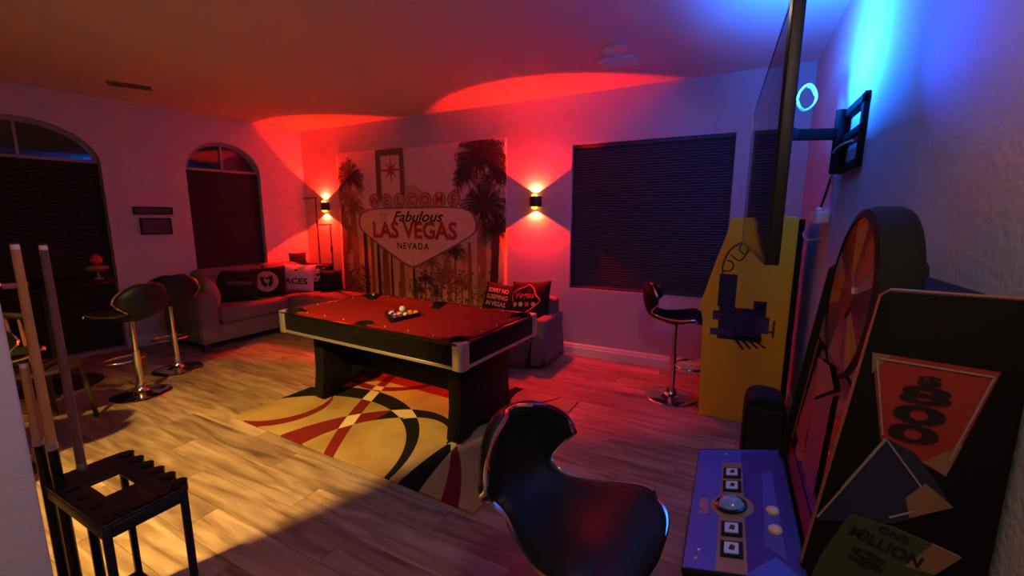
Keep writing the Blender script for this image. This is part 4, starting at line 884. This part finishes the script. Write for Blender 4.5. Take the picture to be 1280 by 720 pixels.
cue(-1.925, .452, 1.414, .74, M_maple, 'cue_tip', 'golden maple pool cue standing leftmost of the two long cues')
cue(-2.015, .535, 1.404, .60, M_mahog, 'cue_tip', 'dark brown pool cue standing right of the golden one')
cue(-2.005, .442, 1.03, .74, M_maple, 'cue_tip', 'short golden pool cue beside the partition wall')

# ================================================================== HIGH TABLE AND THINGS IN THE DARK CORNER
ht = thing('high_table', 'dark round high table in front of the tall arched window', 'table', (-5.25, 1.35, 0))
MB().lathe([(0, .90), (.46, .90), (.47, .91), (.47, .925), (.46, .935), (0, .935)], 36).build('tabletop', M_blackwood, ht, smooth=True)
MB().lathe([(.05, .06), (.04, .12), (.04, .82), (.09, .90)], 16).build('pedestal', M_blackmetal, ht, smooth=True)
MB().lathe([(0, 0), (.28, 0), (.285, .015), (.10, .05), (.05, .08), (0, .08)], 28).build('base', M_blackmetal, ht, smooth=True)
orn = thing('table_ornament', 'small red and amber ornament standing on the dark high table', 'ornament', (-5.12, 1.68, .9355))
MB().lathe([(0, 0), (.035, 0), (.03, .008), (.008, .015), (.007, .05), (.02, .055)], 16).build('foot', mat('amber_foot', (.45, .30, .22), .3), orn, smooth=True)
MB().lathe([(.02, .055), (.075, .085), (.085, .10), (.07, .115), (.03, .125), (0, .125)], 20).build('amber_bowl', mat('amber_glass', (.42, .16, .08), .25), orn, smooth=True)
MB().lathe([(0, .125), (.03, .135), (.045, .17), (.035, .20), (.012, .225), (0, .23)], 16).build('red_bud', mat('red_glass', (.55, .03, .03), .3), orn, smooth=True)
cd = MB().box(-.10, .10, -.055, .055, 0, .035).build('napkin_box', mat('pale_card', (.55, .46, .48), .7), bevel=.004); cd.location = (-5.06, 1.12, .9355); cd.rotation_euler = (0, 0, R(70)); tag(cd, 'pale slim box lying on the near edge of the dark high table', 'box')
cn = thing('candle_light', 'tiny glowing red light in the dark left of the stools', 'light', (-4.86, 1.02, .9355))
MB().lathe([(0, 0), (.02, 0), (.022, .02), (.016, .04), (0, .04)], 12).build('holder', M_black, cn, smooth=True)
MB().lathe([(0, .04), (.013, .045), (.015, .06), (.008, .078), (0, .082)], 12).build('flame', mat('red_glow', (.8, .05, .03), .4, emit=(1, .03, .02), estr=4.0), cn, smooth=True)
# spindle chair
sc_ = thing('spindle_chair', 'dark wooden chair with upright turned spindles in the dark left corner', 'chair', (-4.25, 1.02, 0), R(115))
M_spin = mat('spindle_wood', (.22, .10, .04), .35, noise=(20, .3))
MB().lathe([(0, .42), (.19, .42), (.205, .435), (.2, .455), (0, .46)], 24).build('seat', M_dkbrown, sc_, smooth=True)
for a, b in ((.13, .13), (-.13, .13), (.13, -.13), (-.13, -.13)): MB().tube([(a*1.25, b*1.25, 0), (a, b, .43)], [.014, .019], 10).build('leg', M_dkbrown, sc_, smooth=True)
for k in range(5):
    b = -.14+k*.07; MB().tube([(-.17+abs(b)*.2, b*.95, .45), (-.19+abs(b)*.2, b, .57), (-.205+abs(b)*.2, b, .68), (-.22+abs(b)*.2, b, .86)], [.008, .013, .013, .007], 8).build('spindle', M_spin, sc_, smooth=True)
MB().tube(cat_path([(-.185, -.18, .86), (-.215, -.09, .875), (-.225, 0, .88), (-.215, .09, .875), (-.185, .18, .86)]), .02, 8).build('top_rail', M_dkbrown, sc_, smooth=True)
